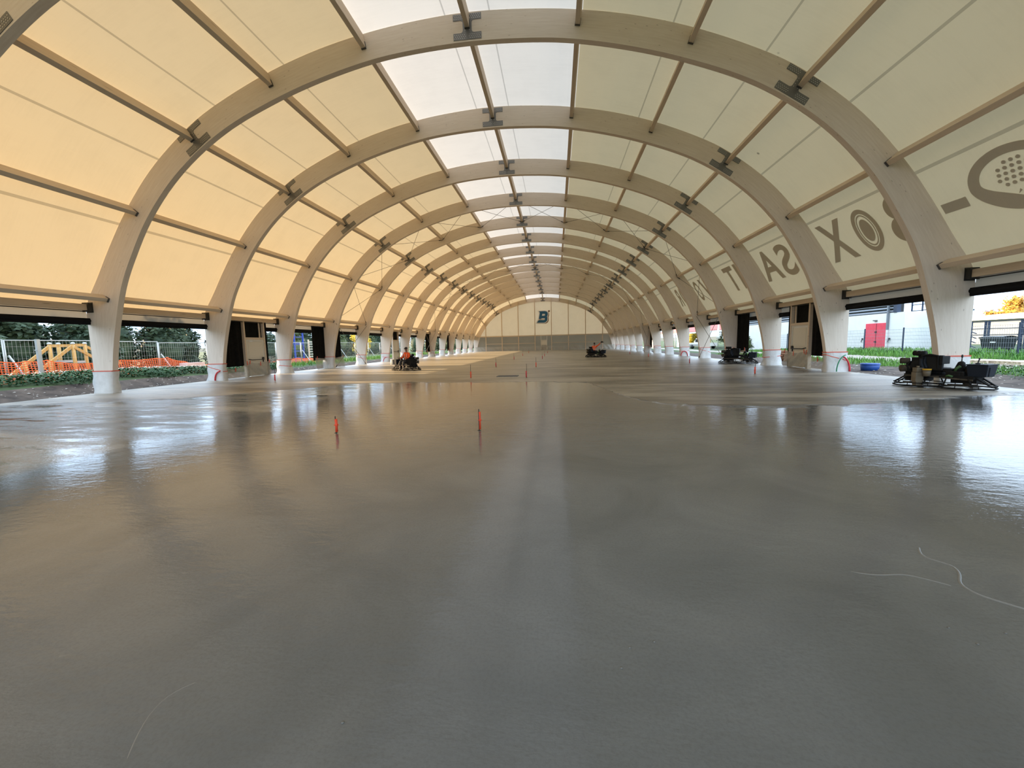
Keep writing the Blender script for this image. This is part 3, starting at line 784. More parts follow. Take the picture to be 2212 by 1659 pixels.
# ------------------------------------------------------------------ ride-on power trowels
M['mach_black'] = varied('machine_black', (.005,.005,.005), (.013,.012,.011), 7, .7, spec=.18)
M['mach_dirty'] = varied('machine_cement_dust', (.035,.029,.02), (.085,.07,.048), 9, .85)
M['mach_blue'] = mat('machine_dark_blue', (.010,.014,.022), .6, 0, .2)
M['can_beige'] = varied('beige_can', (.13,.105,.07), (.19,.155,.105), 4, .6)
M['lid_yellow'] = mat('yellow_lid', (.65,.36,.02), .5)
M['seat_vinyl'] = mat('seat_vinyl', (.008,.008,.008), .7, 0, .2)
M['boot_green'] = mat('green_boot', (.06,.13,.04), .6)
M['chrome'] = mat('bare_metal', (.35,.35,.34), .35, .9)
TW = {}
def trowel_parts():
    P = []
    def add(name, b, mats): P.append((name, b.mesh(name, mats), None)); return len(P)-1
    for sx in (-.5, .5):
        b = MB(); circ = lambda r, z: [(sx+r*math.cos(2*PI*k/36), r*math.sin(2*PI*k/36), z) for k in range(36)]
        b.tube(circ(.545,.05), .018, 6, 0, True, True); b.tube(circ(.53,.125), .014, 6, 0, True, True)
        for k in range(8):
            a = 2*PI*k/8; b.cyl((sx+.545*math.cos(a), .545*math.sin(a), .05), (sx+.53*math.cos(a), .53*math.sin(a), .125), .009, 5)
        add('guard_ring', b, M['mach_black'])
        b = MB(); b.cyl((sx,0,.08), (sx,0,.30), .07, 12)
        for k in range(5):
            a = 2*PI*k/5+.3; d = Vector((math.cos(a), math.sin(a), 0)); q = Vector((-d.y, d.x, 0))
            b.bar((sx,0,.12), Vector((sx,0,.09))+d*.46, .03, .03)
            c = Vector((sx,0,0))+d*.31; 
            b.add([c-d*.17-q*.08+Vector((0,0,.012)), c+d*.19-q*.08+Vector((0,0,.012)), c+d*.19+q*.08+Vector((0,0,.03)), c-d*.17+q*.08+Vector((0,0,.03)),
                   c-d*.17-q*.08+Vector((0,0,.018)), c+d*.19-q*.08+Vector((0,0,.018)), c+d*.19+q*.08+Vector((0,0,.036)), c-d*.17+q*.08+Vector((0,0,.036))], [(3,2,1,0),(4,5,6,7),(0,1,5,4),(1,2,6,5),(2,3,7,6),(3,0,4,7)])
        add('rotor', b, M['mach_dirty'])
    b = MB(); b.box((0,0,.33), (1.45,.52,.08)); b.box((-.5,0,.25), (.5,.34,.14)); b.box((.5,0,.25), (.5,.34,.14))
    for x in (-.62,-.15,.2,.6):
        for s in (-1, 1): b.bar((x, s*.24, .33), (x*1.28, s*.50 if abs(x) < .5 else s*.40, .12), .025, .025)
    for s in (-1, 1):
        b.bar((-.66, s*.16, .36), (-1.03, s*.1, .1), .035, .035); b.bar((.66, s*.16, .36), (1.03, s*.12, .1), .035, .035)
    b.bar((.1,-.27,.30), (.72,-.27,.27), .03, .04, 1); b.bar((-.7,-.27,.32), (.05,-.27,.32), .03, .04, 1)
    add('chassis', b, [M['mach_black'], M['mach_dirty']])
    b = MB(); b.box((-.52,.05,.55), (.42,.5,.36)); b.box((-.48,.02,.77), (.30,.36,.14)); b.box((-.62,-.12,.52), (.1,.3,.2))
    b.cyl((-.45,-.28,.62), (-.45,-.2,.62), .14, 18); b.tube([(-.62,-.22,.72),(-.66,-.3,.6),(-.6,-.3,.46),(-.5,-.27,.42)], .03, 8)
    b.tube([(-.36,-.24,.80),(-.34,-.3,.66),(-.26,-.29,.48)], .05, 8, 1); b.tube([(-.30,-.2,.86),(-.28,-.27,.7),(-.22,-.28,.55)], .035, 8, 1)
    for k in range(5): b.box((-.52,-.21,.42+.055*k), (.34,.02,.02))
    add('engine', b, [M['mach_black'], M['mach_blue']])
    b = MB()
    b.cyl((-.82,-.28,.74), (-.66,-.16,.74), .085, 16); b.cyl((-.83,-.287,.74), (-.82,-.28,.74), .07, 16)
    b.cyl((-.78,-.34,.52), (-.66,-.20,.53), .10, 16); b.tube([(-.7,-.2,.74),(-.62,-.16,.66),(-.6,-.12,.6)], .04, 8)
    add('air_filter', b, M['mach_dirty'])
    b = MB(); b.cyl((-.64,-.02,.96), (-.36,-.06,.95), .075, 16); b.cyl((-.56,-.02,.96), (-.53,-.025,.96), .082, 16, 1); b.cyl((-.47,-.03,.955), (-.44,-.035,.955), .082, 16, 1); b.cyl((-.5,-.02,.8), (-.5,-.02,.93), .04, 10)
    add('muffler', b, [M['mach_black'], M['chrome']])
    b = MB(); b.box((-.15,-.20,.70), (.48,.09,.42), Matrix.Rotation(-.10, 3, 'X')); b.tube([(-.33,-.235,.52),(-.34,-.26,.9),(-.17,-.27,.93),(0,-.26,.9),(0,-.235,.52)], .03, 8)
    b.box((.07,-.1,.78), (.07,.36,.22)); b.box((-.41,-.1,.70), (.06,.3,.10))
    add('seat_back', b, M['seat_vinyl'])
    b = MB(); b.box((-.15,.06,.50), (.44,.46,.11)); b.box((-.15,.06,.42), (.36,.38,.08)); b.box((.17,-.05,.50), (.2,.3,.10))
    add('seat_cushion', b, M['seat_vinyl'])
    b = MB(); b.tube([(.36,.0,.46),(.36,.0,.56),(.365,.0,.66),(.37,.0,.72),(.37,0,.75)], [.13,.115,.085,.07,.03], 12); b.tube([(.29,-.1,.46),(.33,-.12,.56),(.40,-.12,.62)], .035, 8, 1); b.tube([(.2,-.27,.34),(.26,-.29,.37),(.33,-.27,.34)], .03, 8, 1)
    add('lever_boot', b, [M['mach_black'], M['boot_green']])
    b = MB(); b.cyl((.37,0,.74), (.375,-.01,.86), .012, 8); b.ball((.376,-.01,.89), (.024,.024,.045), 10)
    b.cyl((.66,.0,.62), (.70,-.01,.80), .014, 8); b.ball((.705,-.01,.825), (.018,.018,.035), 10)
    add('control_lever', b, M['black_plastic'])
    b = MB(); b.box((.36,-.02,.40), (.36,.46,.16)); b.box((.32,-.24,.42), (.3,.06,.14)); b.cyl((.56,-.12,.42), (.56,-.12,.62), .06, 12)
    add('console', b, M['mach_black'])
    b = MB(); zs = (.36,.66); q0 = [(.60,-.24),(.92,-.20),(.92,.22),(.60,.24)]; q1 = [(.57,-.28),(.96,-.24),(.96,.25),(.57,.27)]
    b.add([(x, y, zs[0]) for x, y in q0]+[(x, y, zs[1]) for x, y in q1], [(3,2,1,0),(4,5,6,7),(0,1,5,4),(1,2,6,5),(2,3,7,6),(3,0,4,7)]); b.box((.765,0,.675), (.42,.54,.03)); b.cyl((.72,-.1,.69), (.72,-.1,.72), .05, 12); b.bar((.985,-.2,.62), (.97,-.2,.38), .03, .03)
    add('water_tank', b, M['mach_blue'])
    return P
TP = trowel_parts()
def trowel(loc, xdir, label, skip=()):
    rt = empty('ride_on_trowel', loc, math.atan2(xdir[1], xdir[0])); tag(rt, label, 'power trowel', 'ride-on concrete trowels')
    done = {}
    for nm, me, _ in TP:
        if nm not in skip: done[nm] = put(nm, me, done.get({'air_filter': 'engine', 'muffler': 'engine', 'control_lever': 'lever_boot'}.get(nm), rt))
        if nm in ('seat_back', 'seat_cushion', 'water_tank', 'console', 'engine') and nm in done:
            md = done[nm].modifiers.new('rounded', 'BEVEL'); md.width = .028 if nm != 'engine' else .012; md.segments = 3; md.limit_method = 'ANGLE'; md.angle_limit = .9
    return rt
def local(loc, xdir, p):
    a = math.atan2(xdir[1], xdir[0]); return Vector(loc)+Matrix.Rotation(a, 3, 'Z') @ Vector(p)
T1 = ((13.38,12.42,0), (.43,-.90)); T2 = ((13.38,25.15,0), (.86,-.5)); T3 = ((-6.72,24.05,0), (-.90,.43)); T4 = ((6.45,39.75,0), (.93,-.37))
trowel(*T1, 'idle ride-on power trowel with black seat in front of the nearest right column')
trowel(*T2, 'idle ride-on power trowel in front of the right black curtain')
trowel(*T3, 'ride-on power trowel in the sunlit strip with its driver facing the camera')
trowel(*T4, 'far ride-on power trowel whose driver waves a cap', ('seat_back',))
def bucket(loc, r0, r1, h, m, lid, nm, lab, handle=True):
    b = MB(); b.tube([(0,0,0),(0,0,h)], [r0, r1], 16); b.tube([(0,0,h*.86),(0,0,h*.9)], r1*1.05, 16)
    o = b.build(nm, m, None, loc)
    if lid: MB().tube([(0,0,h),(0,0,h+.035)], r1*1.07, 16).build('lid', lid, o)
    return tag(o, lab, 'bucket' if nm == 'bucket' else 'can')
bucket(local(*T1, (-.17,-.36,.33)), .075, .09, .17, M['can_beige'], M['lid_yellow'], 'bucket', 'small bucket with yellow lid hanging on the nearest trowel machine')
b = MB(); b.box((0,0,.13), (.2,.15,.26)); b.box((0,0,.33), (.17,.14,.12)); b.cyl((0,0,.39), (0,0,.44), .035, 10); b.box((.0,-.01,-.06), (.16,.13,.12))
tag(b.build('jerrycan', M['can_beige'], None, local(*T1, (-.36,-.38,.17))), 'beige plastic jerrycan hung low on the nearest trowel machine', 'jerrycan')
b = MB(); b.box((0,0,.19), (.2,.22,.38)); b.box((0,0,.40), (.16,.08,.05)); b.cyl((.06,0,.38), (.06,0,.44), .03, 8)
tag(b.build('jerrycan', mat('yellow_can', (.36,.2,.02), .6), None, local(*T4, (-.78,-.05,.37))), 'yellow jerrycan riding on the far trowel machine', 'jerrycan')
b = MB(); b.tube([(0,0,0),(0,0,.33)], [.13,.16], 14); tag(b.build('bucket', M['white_logo'], None, local(*T3, (1.0,.15,.36)) ), 'white bucket at the end of the sunlit trowel machine', 'bucket')

# ------------------------------------------------------------------ the two drivers
M['skin'] = mat('skin', (.20,.105,.07), .55); M['hi_vis'] = varied('hi_vis_orange', (.78,.085,.015), (.88,.12,.02), 8, .7)
M['reflective'] = mat('reflective_band', (.72,.62,.5), .45); M['trousers'] = varied('work_trousers', (.02,.02,.024), (.04,.038,.036), 9, .85)
M['boots'] = mat('rubber_boots', (.10,.085,.07), .6); M['cap'] = mat('black_cap', (.008,.008,.008), .8)
def skin_mesh(name, verts, edges, m, parent, roots=(0,), lv=2):
    me = bpy.data.meshes.new(name); me.from_pydata([v[:3] for v in verts], edges, []); me.materials.append(m)
    o = put(name, me, parent)
    md = o.modifiers.new('skin', 'SKIN'); md.use_smooth_shade = True
    sk = me.skin_vertices[0].data
    for k, v in enumerate(verts):
        r_ = v[3]; sk[k].radius = (r_, r_) if not isinstance(r_, tuple) else r_
    for k in roots: sk[k].use_root = True
    ss = o.modifiers.new('smooth', 'SUBSURF'); ss.levels = lv; ss.render_levels = lv
    return o
def person(loc, rz, label, handL, handR, elbL, elbR, hat_on_head, cap_in_hand, look=0.0):
    # local frame: +y is where the person faces, origin under the seat
    rt = empty('person', loc, rz); tag(rt, label, 'person')
    hip = .60
    V = [(0,-.02,hip,(.15,.11)),(0,-.03,hip+.16,(.145,.10)),(0,-.02,hip+.32,(.165,.105)),(0,-.01,hip+.46,(.12,.08)),(0,.0,hip+.54,.055),(0,.015,hip+.60,.055),
         (0,.02,hip+.68,(.075,.092)),(0,.025,hip+.76,(.072,.088)),(0,.02,hip+.82,(.045,.06)),                           # 8
         (-.17,-.01,hip+.45,.062),(.17,-.01,hip+.45,.062),(*elbL,.046),(*elbR,.046),(*handL,.030),(*handR,.030),           # 14
         (-.10,.04,hip-.01,.085),(.10,.04,hip-.01,.085),(-.15,.42,hip-.02,.062),(.15,.42,hip-.02,.062),(-.15,.45,.26,.046),(.15,.45,.26,.046),(-.15,.44,.10,.04),(.15,.44,.10,.04)]
    Ed = [(0,1),(1,2),(2,3),(3,4),(4,5),(5,6),(6,7),(7,8),(3,9),(3,10),(9,11),(10,12),(11,13),(12,14),(0,15),(0,16),(15,17),(16,18),(17,19),(18,20),(19,21),(20,22)]
    roots = [0]
    for (hx, hy, hz), (ex, ey, ez), sgn in ((handL, elbL, -1), (handR, elbR, 1)):
        h = Vector((hx, hy, hz)); d = (h-Vector((ex, ey, ez))).normalized(); sd = d.cross(Vector((0,0,1))).normalized(); up = sd.cross(d)
        base = len(V); V.append((*(h+d*.05), (.040,.020))); Ed.append((13 if sgn < 0 else 14, base))
        for j, (off, ln) in enumerate(((-.030,.070),(-.010,.082),(.010,.078),(.029,.060))):
            k = len(V); p0 = h+d*.075+sd*off; p1 = p0+d*ln*.5-up*.012; p2 = p1+d*ln*.28-up*.030
            V += [(*p0,.010),(*p1,.009),(*p2,.008)]; Ed += [(k,k+1),(k+1,k+2)]; roots.append(k)
        k = len(V); p0 = h+d*.035-sd*.03*sgn; p1 = p0+d*.035-sd*.03*sgn-up*.01; V += [(*p0,.012),(*p1,.010),(*(p1+d*.03),.009)]; Ed += [(k,k+1),(k+1,k+2)]; roots.append(k)
    skin_mesh('body', V, Ed, M['skin'], rt, roots)
    face = MB(); hz = hip+.715
    face.ball((0,.118,hz-.005), (.014,.024,.026), 8); face.ball((-.077,.02,hz), (.012,.024,.034), 8); face.ball((.077,.02,hz), (.012,.024,.034), 8); face.box((0,.103,hz-.055), (.045,.012,.012))
    face.build('face_features', M['skin'], rt)
    e = MB(); 
    for s in (-1, 1): e.ball((s*.032,.102,hz+.022), (.013,.010,.009), 8)
    e.build('eyes', M['cap'], rt)
    J = [(0,-.02,hip+.02,(.165,.125)),(0,-.03,hip+.16,(.165,.118)),(0,-.02,hip+.32,(.185,.122)),(0,-.01,hip+.455,(.145,.095)),(0,.0,hip+.515,(.075,.07)),
         (-.18,-.01,hip+.45,.078),(.18,-.01,hip+.45,.078),(*elbL,.062),(*elbR,.062)]
    for hnd, el in ((handL, elbL), (handR, elbR)):
        p = Vector(el)+(Vector(hnd)-Vector(el))*.86; J.append((*p, .045))
    jk = skin_mesh('jacket', J, [(0,1),(1,2),(2,3),(3,4),(3,5),(3,6),(5,7),(6,8),(7,9),(8,10)], M['hi_vis'], rt)
    b = MB()
    for z, rx, ry in ((hip+.10,.150,.118),(hip+.20,.150,.116)):
        b.tube([(rx*1.03*math.cos(2*PI*k/20), -.028+ry*1.05*math.sin(2*PI*k/20), z) for k in range(20)], .014, 6, 0, True, True)
    for s in (-1, 1): b.tube([(s*.095,.098,hip+.12),(s*.10,.105,hip+.3),(s*.10,.085,hip+.42),(s*.098,.0,hip+.525),(s*.10,-.11,hip+.42),(s*.095,-.14,hip+.28),(s*.09,-.135,hip+.12)], .016, 6)
    b.build('reflective_bands', M['reflective'], rt)
    Tt = [(0,-.02,hip-.01,(.17,.125)),(-.10,.05,hip-.01,.105),(.10,.05,hip-.01,.105),(-.15,.42,hip-.02,.08),(.15,.42,hip-.02,.08),(-.15,.45,.30,.066),(.15,.45,.30,.066),(0,-.02,hip+.06,(.15,.11))]
    skin_mesh('trousers', Tt, [(7,0),(0,1),(0,2),(1,3),(2,4),(3,5),(4,6)], M['trousers'], rt)
    for s in (-1, 1): skin_mesh('boot', [(s*.15,.45,.32,.06),(s*.15,.44,.16,.055),(s*.15,.45,.07,.05),(s*.15,.57,.055,.042)], [(0,1),(1,2),(2,3)], M['boots'], rt, (0,), 1)
    if hat_on_head:
        b = MB(); b.ball((0,.018,hz+.075), (.092,.108,.062), 14); b.tube([(-.07,.10,hz+.05),(-.04,.165,hz+.04),(0,.185,hz+.038),(.04,.165,hz+.04),(.07,.10,hz+.05)], .013, 6)
        b.add([(-.07,.09,hz+.052),(-.04,.17,hz+.04),(0,.19,hz+.038),(.04,.17,hz+.04),(.07,.09,hz+.052)], [(0,1,2,3,4)]); b.build('cap', M['cap'], rt)
    else:
        b = MB(); b.ball((0,.0,hz+.03), (.080,.098,.085), 12); b.build('hair', M['cap'], rt)
    return rt
def seat_of(T): return local(*T, (-.15,.06,0))
pa = math.atan2(T3[1][1], T3[1][0])
person(seat_of(T3), pa, 'seated person in orange vest and black cap driving the sunlit trowel machine', (-.30,.34,.80), (.34,.28,.78), (-.30,.08,.80), (.36,.0,.80), True, False)
pa = math.atan2(T4[1][1], T4[1][0])
hand = (.62,.02,1.40)
person(seat_of(T4), pa, 'seated person seen from behind in orange vest raising one arm', (-.27,.30,.80), hand, (-.30,.02,.78), (.40,-.02,1.17), False, True)
hp = Vector(seat_of(T4))+Matrix.Rotation(pa, 3, 'Z') @ Vector((.74,.03,1.47))
b = MB(); b.ball((0,0,0), (.13,.12,.075), 14); b.tube([(.06,-.09,-.03),(.15,-.06,-.04),(.18,.01,-.045),(.15,.07,-.04),(.06,.1,-.03)], .016, 6); b.add([(.06,-.09,-.03),(.15,-.06,-.04),(.18,.01,-.045),(.15,.07,-.04),(.06,.1,-.03)], [(0,1,2,3,4)])
tag(b.build('cap', M['cap'], None, hp), 'black cap held up in the raised hand of the far driver', 'cap')

# ------------------------------------------------------------------ outside: ground
M['dirt'] = varied('bare_earth', (.028,.019,.014), (.11,.082,.064), 2.2, .95, bump=.6)
M['grass_ground'] = varied('grass_ground', (.03,.055,.015), (.06,.095,.03), 1.5, .95, bump=.4)
M['path'] = varied('gravel_path', (.26,.23,.19), (.36,.32,.27), 2, .95)
M['grass_blade'] = varied('grass_blades', (.05,.16,.02), (.15,.30,.05), .8, .7)
M['grass_dark'] = varied('weeds', (.018,.055,.018), (.045,.12,.035), 1.2, .7)
M['flower'] = mat('white_flowers', (.75,.74,.66), .7)
def noise2(x, y, s=1.0): return mnoise.noise(Vector((x*s, y*s, 1.7)))
def zl(x, y):   # height of the ground left of the hall (x = distance outwards)
    pts = [(14.9,-.16),(15.3,-.14),(15.9,.02),(16.5,.30),(17.2,.43),(19.0,.40),(21,.05),(26,.0),(60,.3)]
    f = 1-.55*max(0, min(1, (y-17)/6))
    for (a, za), (b_, zb) in zip(pts, pts[1:]):
        if x <= b_: z = za+(zb-za)*(x-a)/(b_-a); break
    else: z = .3
    return (z*f if z > 0 else z)+.05*noise2(x, y, .8)*(0 if x < 15 else 1)
def zr(x, y):
    pts = [(14.9,-.16),(15.3,-.1),(16.5,.0),(18,.08),(20,.10),(23,.18),(25,.32),(27,.36),(60,.4)]
    f = 1 if y < 32 else max(0, 1-(y-32)/25)
    for (a, za), (b_, zb) in zip(pts, pts[1:]):
        if x <= b_: z = za+(zb-za)*(x-a)/(b_-a); break
    else: z = .4
    return (z*f if z > 0 else z)+.05*noise2(x+50, y, .9)*(0 if x < 15 else 1)
def ground(name, sx, zf, bands, label):
    b = MB(); ws = [14.95,15.3,15.7,16.1,16.5,16.9,17.3,17.8,18.4,19.2,20.2,21.5,23,24,25,26,27.5,29,32,38,50,80,140]
    ys = [-20+1.0*k for k in range(0, 90)]+[75,85,100,120,150,200,280]
    n_ = len(ys)
    vs = [(sx*x, y, zf(x, y)) for x in ws for y in ys]; b.v = vs
    for i in range(len(ws)-1):
        xm = (ws[i]+ws[i+1])/2
        mi = next(m_ for lim, m_ in bands if xm < lim)
        for j in range(n_-1):
            b.f.append([i*n_+j, (i+1)*n_+j, (i+1)*n_+j+1, i*n_+j+1]); b.m.append(mi); b.sm.append(True)
    return tag(b.build(name, [M['dirt'], M['grass_ground'], M['path']]), label, None, None, 'structure')
ground('ground_left', -1, zl, [(16.6,0),(999,1)], 'bare earth trench and grassy bank left of the hall')
ground('ground_right', 1, zr, [(17.6,0),(20.6,1),(22.5,2),(999,1)], 'stony earth, path and grass right of the hall')
g = MB(); g.grid(2, 2, lambda u, v: (-600+1200*u, -500+1500*v, -.45)); tag(g.build('ground_far', M['grass_ground']), 'flat ground reaching to the horizon', None, None, 'structure')

def blades(name, m, label, sx, zf, spots, h0, h1, w, cat='grass'):
    b = MB()
    for x, y in spots:
        z = zf(x, y); h = R(h0, h1); a = R(0, 2*PI); l = R(.1, .55)*h; dx, dy = math.cos(a), math.sin(a)
        px, py = -dy*w, dx*w; X = sx*x
        b.add([(X-px, y-py, z-.03), (X+px, y+py, z-.03), (X+px*.7+dx*l*.4, y+py*.7+dy*l*.4, z+h*.6), (X-px*.7+dx*l*.4, y-py*.7+dy*l*.4, z+h*.6), (X+dx*l, y+dy*l, z+h)], [(0,1,2,3),(3,2,4)])
    return tag(b.build(name, m), label, cat, None, 'stuff')
def leafy(name, m, label, sx, zf, spots, h, s, cat='plants'):
    b = MB()
    for x, y in spots:
        z = zf(x, y)+R(0, 1)*h; r_ = R(.5, 1)*s; a = R(0, 6.28); t = R(-.7, .7); d = Vector((math.cos(a), math.sin(a), t)).normalized(); q = d.cross(Vector((R(-1,1),R(-1,1),1))).normalized(); c = Vector((sx*x, y, z))
        b.add([c-d*r_, c+q*r_*.45, c+d*r_, c-q*r_*.45], [(0,1,2,3)])
    return tag(b.build(name, m), label, cat, None, 'stuff')
leafy('weeds', M['grass_dark'], 'dense green weeds on the bank left of the hall', -1, zl, [(R(16.6,18.6)+.25*math.sin(y*1.7), y) for y in [R(8, 27) for _ in range(15000)]], .36, .085)
blades('grass', M['grass_blade'], 'green grass beyond the earth trench farther along the left side', -1, zl, [(R(16.8,20), R(24, 70)) for _ in range(5000)], .12, .40, .02)
leafy('flowers', M['flower'], 'tiny white flowers over the weeds and behind the orange net', -1, lambda x, y: zl(x, y)+.26, [(abs(random.gauss(0, .75))+17.9, min(23.2, 11+14*R(0,1)**.55)) for _ in range(3600)], .16, .035, 'flowers')
blades('grass', M['grass_blade'], 'bright green grass bank in front of the white building', 1, zr, [(R(22.6,27.6), R(12, 44)) for _ in range(9000)], .10, .36, .025)
blades('grass', M['grass_blade'], 'green grass strip between earth and path right of the hall', 1, zr, [(R(17.6,20.6), R(8, 40)) for _ in range(5000)], .06, .22, .02)
leafy('weeds', M['grass_dark'], 'leafy weeds beside the nearest trowel machine outside', 1, zr, [(R(16.9,20.2), R(9, 17.5)) for _ in range(2200)], .20, .06)
leafy('flowers', M['flower'], 'white daisies in the weeds right of the nearest right column', 1, lambda x, y: zr(x, y)+.22, [(R(17.2,20.4), R(10, 16.5)) for _ in range(700)], .10, .03, 'flowers')
M['stone'] = varied('pale_stones', (.20,.17,.145), (.42,.38,.34), 3, .9)
b = MB()
for _ in range(1100):
    sx = random.choice((-1, 1)); x = R(15.1, 17.4 if sx > 0 else 16.5); y = R(9, 34); r_ = R(.015, .06); zz = (zr if sx > 0 else zl)(x, y)
    vs = [(sx*x+r_*R(.6,1.3)*a, y+r_*R(.6,1.3)*c, zz+r_*.6*d) for a, c, d in ((1,0,0),(0,1,0),(-1,0,0),(0,-1,0),(0,0,1),(0,0,-1))]
    b.add(vs, [(0,1,4),(1,2,4),(2,3,4),(3,0,4),(1,0,5),(2,1,5),(3,2,5),(0,3,5)])
tag(b.build('rubble', M['stone']), 'scattered stones on the bare earth along both sides', 'stones', None, 'stuff')

# ------------------------------------------------------------------ left: site fence, net, playground
FX = -20.0
def fence_meshes(L):
    fr = MB(); H = 2.0
    for y in (.03, L-.03): fr.cyl((0,y,.0), (0,y,H), .024, 8)
    for z in (.14, H-.02): fr.cyl((0,.03,z), (0,L-.03,z), .02, 8)
    inf = MB()
    for k in range(1, 24): y = L*k/24; inf.bar((0,y,.14), (0,y,H-.02), .005, .005)
    for k in range(1, 7): z = .14+(H-.16)*k/7; inf.bar((0,.03,z), (0,L-.03,z), .005, .005)
    ft = MB(); ft.box((0,0,.06), (.7,.22,.12))
    br = MB(); br.bar((.03,.1,1.35), (.9,.15,.05), .05, .05)
    return fr.mesh('fence_frame', M['fence_metal']), inf.mesh('wire_infill', M['fence_metal']), ft.mesh('foot_block', M['concrete_edge']), br.mesh('prop', M['fence_metal'])
PW = 3.22
FM = fence_meshes(PW)
for k in range(-1, 15):
    y = 14.1+PW*(k-1); z = min(zl(20, y+.1), zl(20, y+PW))
    o = empty('site_fence', (FX, y, z-.05)); put('fence_frame', FM[0], o); put('wire_infill', FM[1], o); put('foot_block', FM[2], o); put('prop', FM[3], o)
    tag(o, f"grey wire site fence panel before the dark trees, {ORD[k+2]} along the left from the camera", 'fence', 'site fence panels on the left')
b = MB(); b.bar((0,0,-.5), (.02,.0,2.0), .11, .11); b.box((0,0,1.55), (.13,.14,.05))
tag(b.build('fence_post', M['fence_metal'], None, (-18.9, 14.45, .15)), 'single grey post standing in front of the orange net', 'post')
M['net'] = mat('orange_net', (.82,.13,.03), .6)
def net(prof, label, x0=-19.35):
    b = MB(); pts = []
    for (y0, z0), (y1, z1) in zip(prof, prof[1:]):
        n_ = max(2, int((y1-y0)/.10))
        for k in range(n_): pts.append((y0+(y1-y0)*k/n_, z0+(z1-z0)*k/n_-.05*math.sin(PI*k/n_)))
    P = lambda y, z, f: (x0+.05*math.sin(y*4+f*3)+.12*(1-f), y, z)
    for (y0, z0), (y1, z1) in zip(pts, pts[1:]):
        g0, g1 = zl(19.3, y0)-.05, zl(19.3, y1)-.05
        for r_ in range(11):
            f = r_/10; a = g0+(z0-g0)*f; c = g1+(z1-g1)*f; w_ = .014 if r_ < 10 else .022
            b.add([P(y0,a-w_,f), P(y1,c-w_,f), P(y1,c+w_,f), P(y0,a+w_,f)], [(0,1,2,3)])
        b.add([P(y0-.012,g0,0), P(y0+.012,g0,0), P(y0+.012,z0,1), P(y0-.012,z0,1)], [(0,1,2,3)])
    return tag(b.build('barrier_net', M['net']), label, 'barrier net')
net([(9.5,1.2),(13.5,1.26),(14.34,1.24),(15.02,1.27),(15.43,1.15),(16.67,1.04),(17.68,1.08)], 'orange barrier net left of the nearest left column, before the timber climbing frame')
net([(17.75,1.10),(17.95,1.14),(19.8,1.16),(20.41,1.19),(21.44,.90),(22.04,.80),(23.2,.62)], 'orange barrier net rising to a peak between the first two left columns')
net([(30.5,.42),(33,.50),(36,.62),(38,.55),(40,.35)], 'sagging orange net at the foot of the blue tower', -22.2)
# timber climbing frame
b_ = empty('climbing_frame', (-21.6, 17.2, 0)); tag(b_, 'yellow timber climbing frame with rounded post caps behind the orange net', 'climbing frame')
gz = .05
for x, y in ((-.5,-.14),(0,.46),(0,.97),(-.9,.5)):
    MB().cyl((x,y,gz), (x,y,2.0), .075, 12).build('post', M['yellowwood'], b_)
    c = MB(); c.cyl((x,y,2.0), (x,y,2.05), .085, 12); c.ball((x,y,2.05), (.085,.085,.05), 12); c.build('post_cap', M['fence_metal'], b_)
for x, y in ((-.5,-1.15),(0,-.55),(0,1.75),(-.9,-1.9)):
    c = MB(); c.cyl((x,y,gz), (x,y,1.2), .085, 12); c.ball((x,y,1.2), (.09,.09,.05), 12); c.build('short_post', M['yellowwood'], b_)
for p_, q in (((-.5,-.14,1.9),(-.5,-1.85,.45)),((0,.46,1.93),(0,-1.3,.5)),((.06,.46,1.85),(.06,1.9,.85)),((0,.97,1.9),(0,2.6,.9))):
    MB().bar(p_, q, .08, .13).build('brace', M['yellowwood'], b_)
MB().bar((-.5,-.14,1.93), (-.06,.46,1.93), .07, .14).build('beam', M['yellowwood'], b_); MB().bar((0,.46,1.95), (0,.97,1.95), .07, .14).build('beam', M['yellowwood'], b_)
MB().bar((-.5,-.14,1.15), (.0,.46,1.15), .05, .12).build('step', M['fence_metal'], b_); MB().bar((.0,.46,1.1), (.0,.97,1.1), .05, .12).build('step', M['fence_metal'], b_)
M['pinkplank'] = varied('pink_planks', (.45,.16,.13), (.58,.27,.22), 3, .8)
for k, (y, z) in enumerate(((15.4,.45),(16.3,.42),(17.4,.5),(18.6,.42))):
    o = MB().box((0,0,0), (1.2,.95,.12)).build('plank_stack', M['pinkplank'], None, (-20.9, y, z))
    tag(o, f"pinkish stack of boards lying behind the orange net, {ORD[k+1]} from the left", 'boards', 'pink boards behind the net')
o = MB().box((0,0,.14), (.5,1.2,.28)).build('block', varied('pink_block', (.6,.38,.36), (.7,.5,.47), 3, .8), None, (-19.0, 21.6, .55)); tag(o, 'pale pink block lying among the white flowers', 'block')
# blue tower
M['blue'] = mat('blue_steel', (.012,.05,.34), .4); M['tower_mesh'] = mat('dark_blue_panel', (.01,.03,.13), .5)
t_ = empty('play_tower', (-25, 39.8, .0)); tag(t_, 'tall bright blue climbing tower beyond the left fence', 'tower')
for x in (0, -1.6):
    for y in (.0, 1.45): MB().box((x,y,2.2), (.13,.13,4.4)).build('post', M['blue'], t_)
for z in (.55,1.25,1.95,2.15,2.75,3.3,4.0): MB().bar((0,0,z), (0,1.45,z), .05, .07).build('rail', M['blue'], t_)
MB().box((-.8,.72,2.05), (1.7,1.6,.08)).build('platform', M['blue'], t_)
MB().box((-1.6,.72,3.1), (.03,1.4,1.7)).build('panel', M['tower_mesh'], t_); MB().box((-1.6,.72,1.1), (.03,1.4,1.6)).build('panel', M['tower_mesh'], t_)
l_ = empty('ladder', (-25, 42.2, 0)); tag(l_, 'pale ladder with white rungs beside the blue tower', 'ladder')
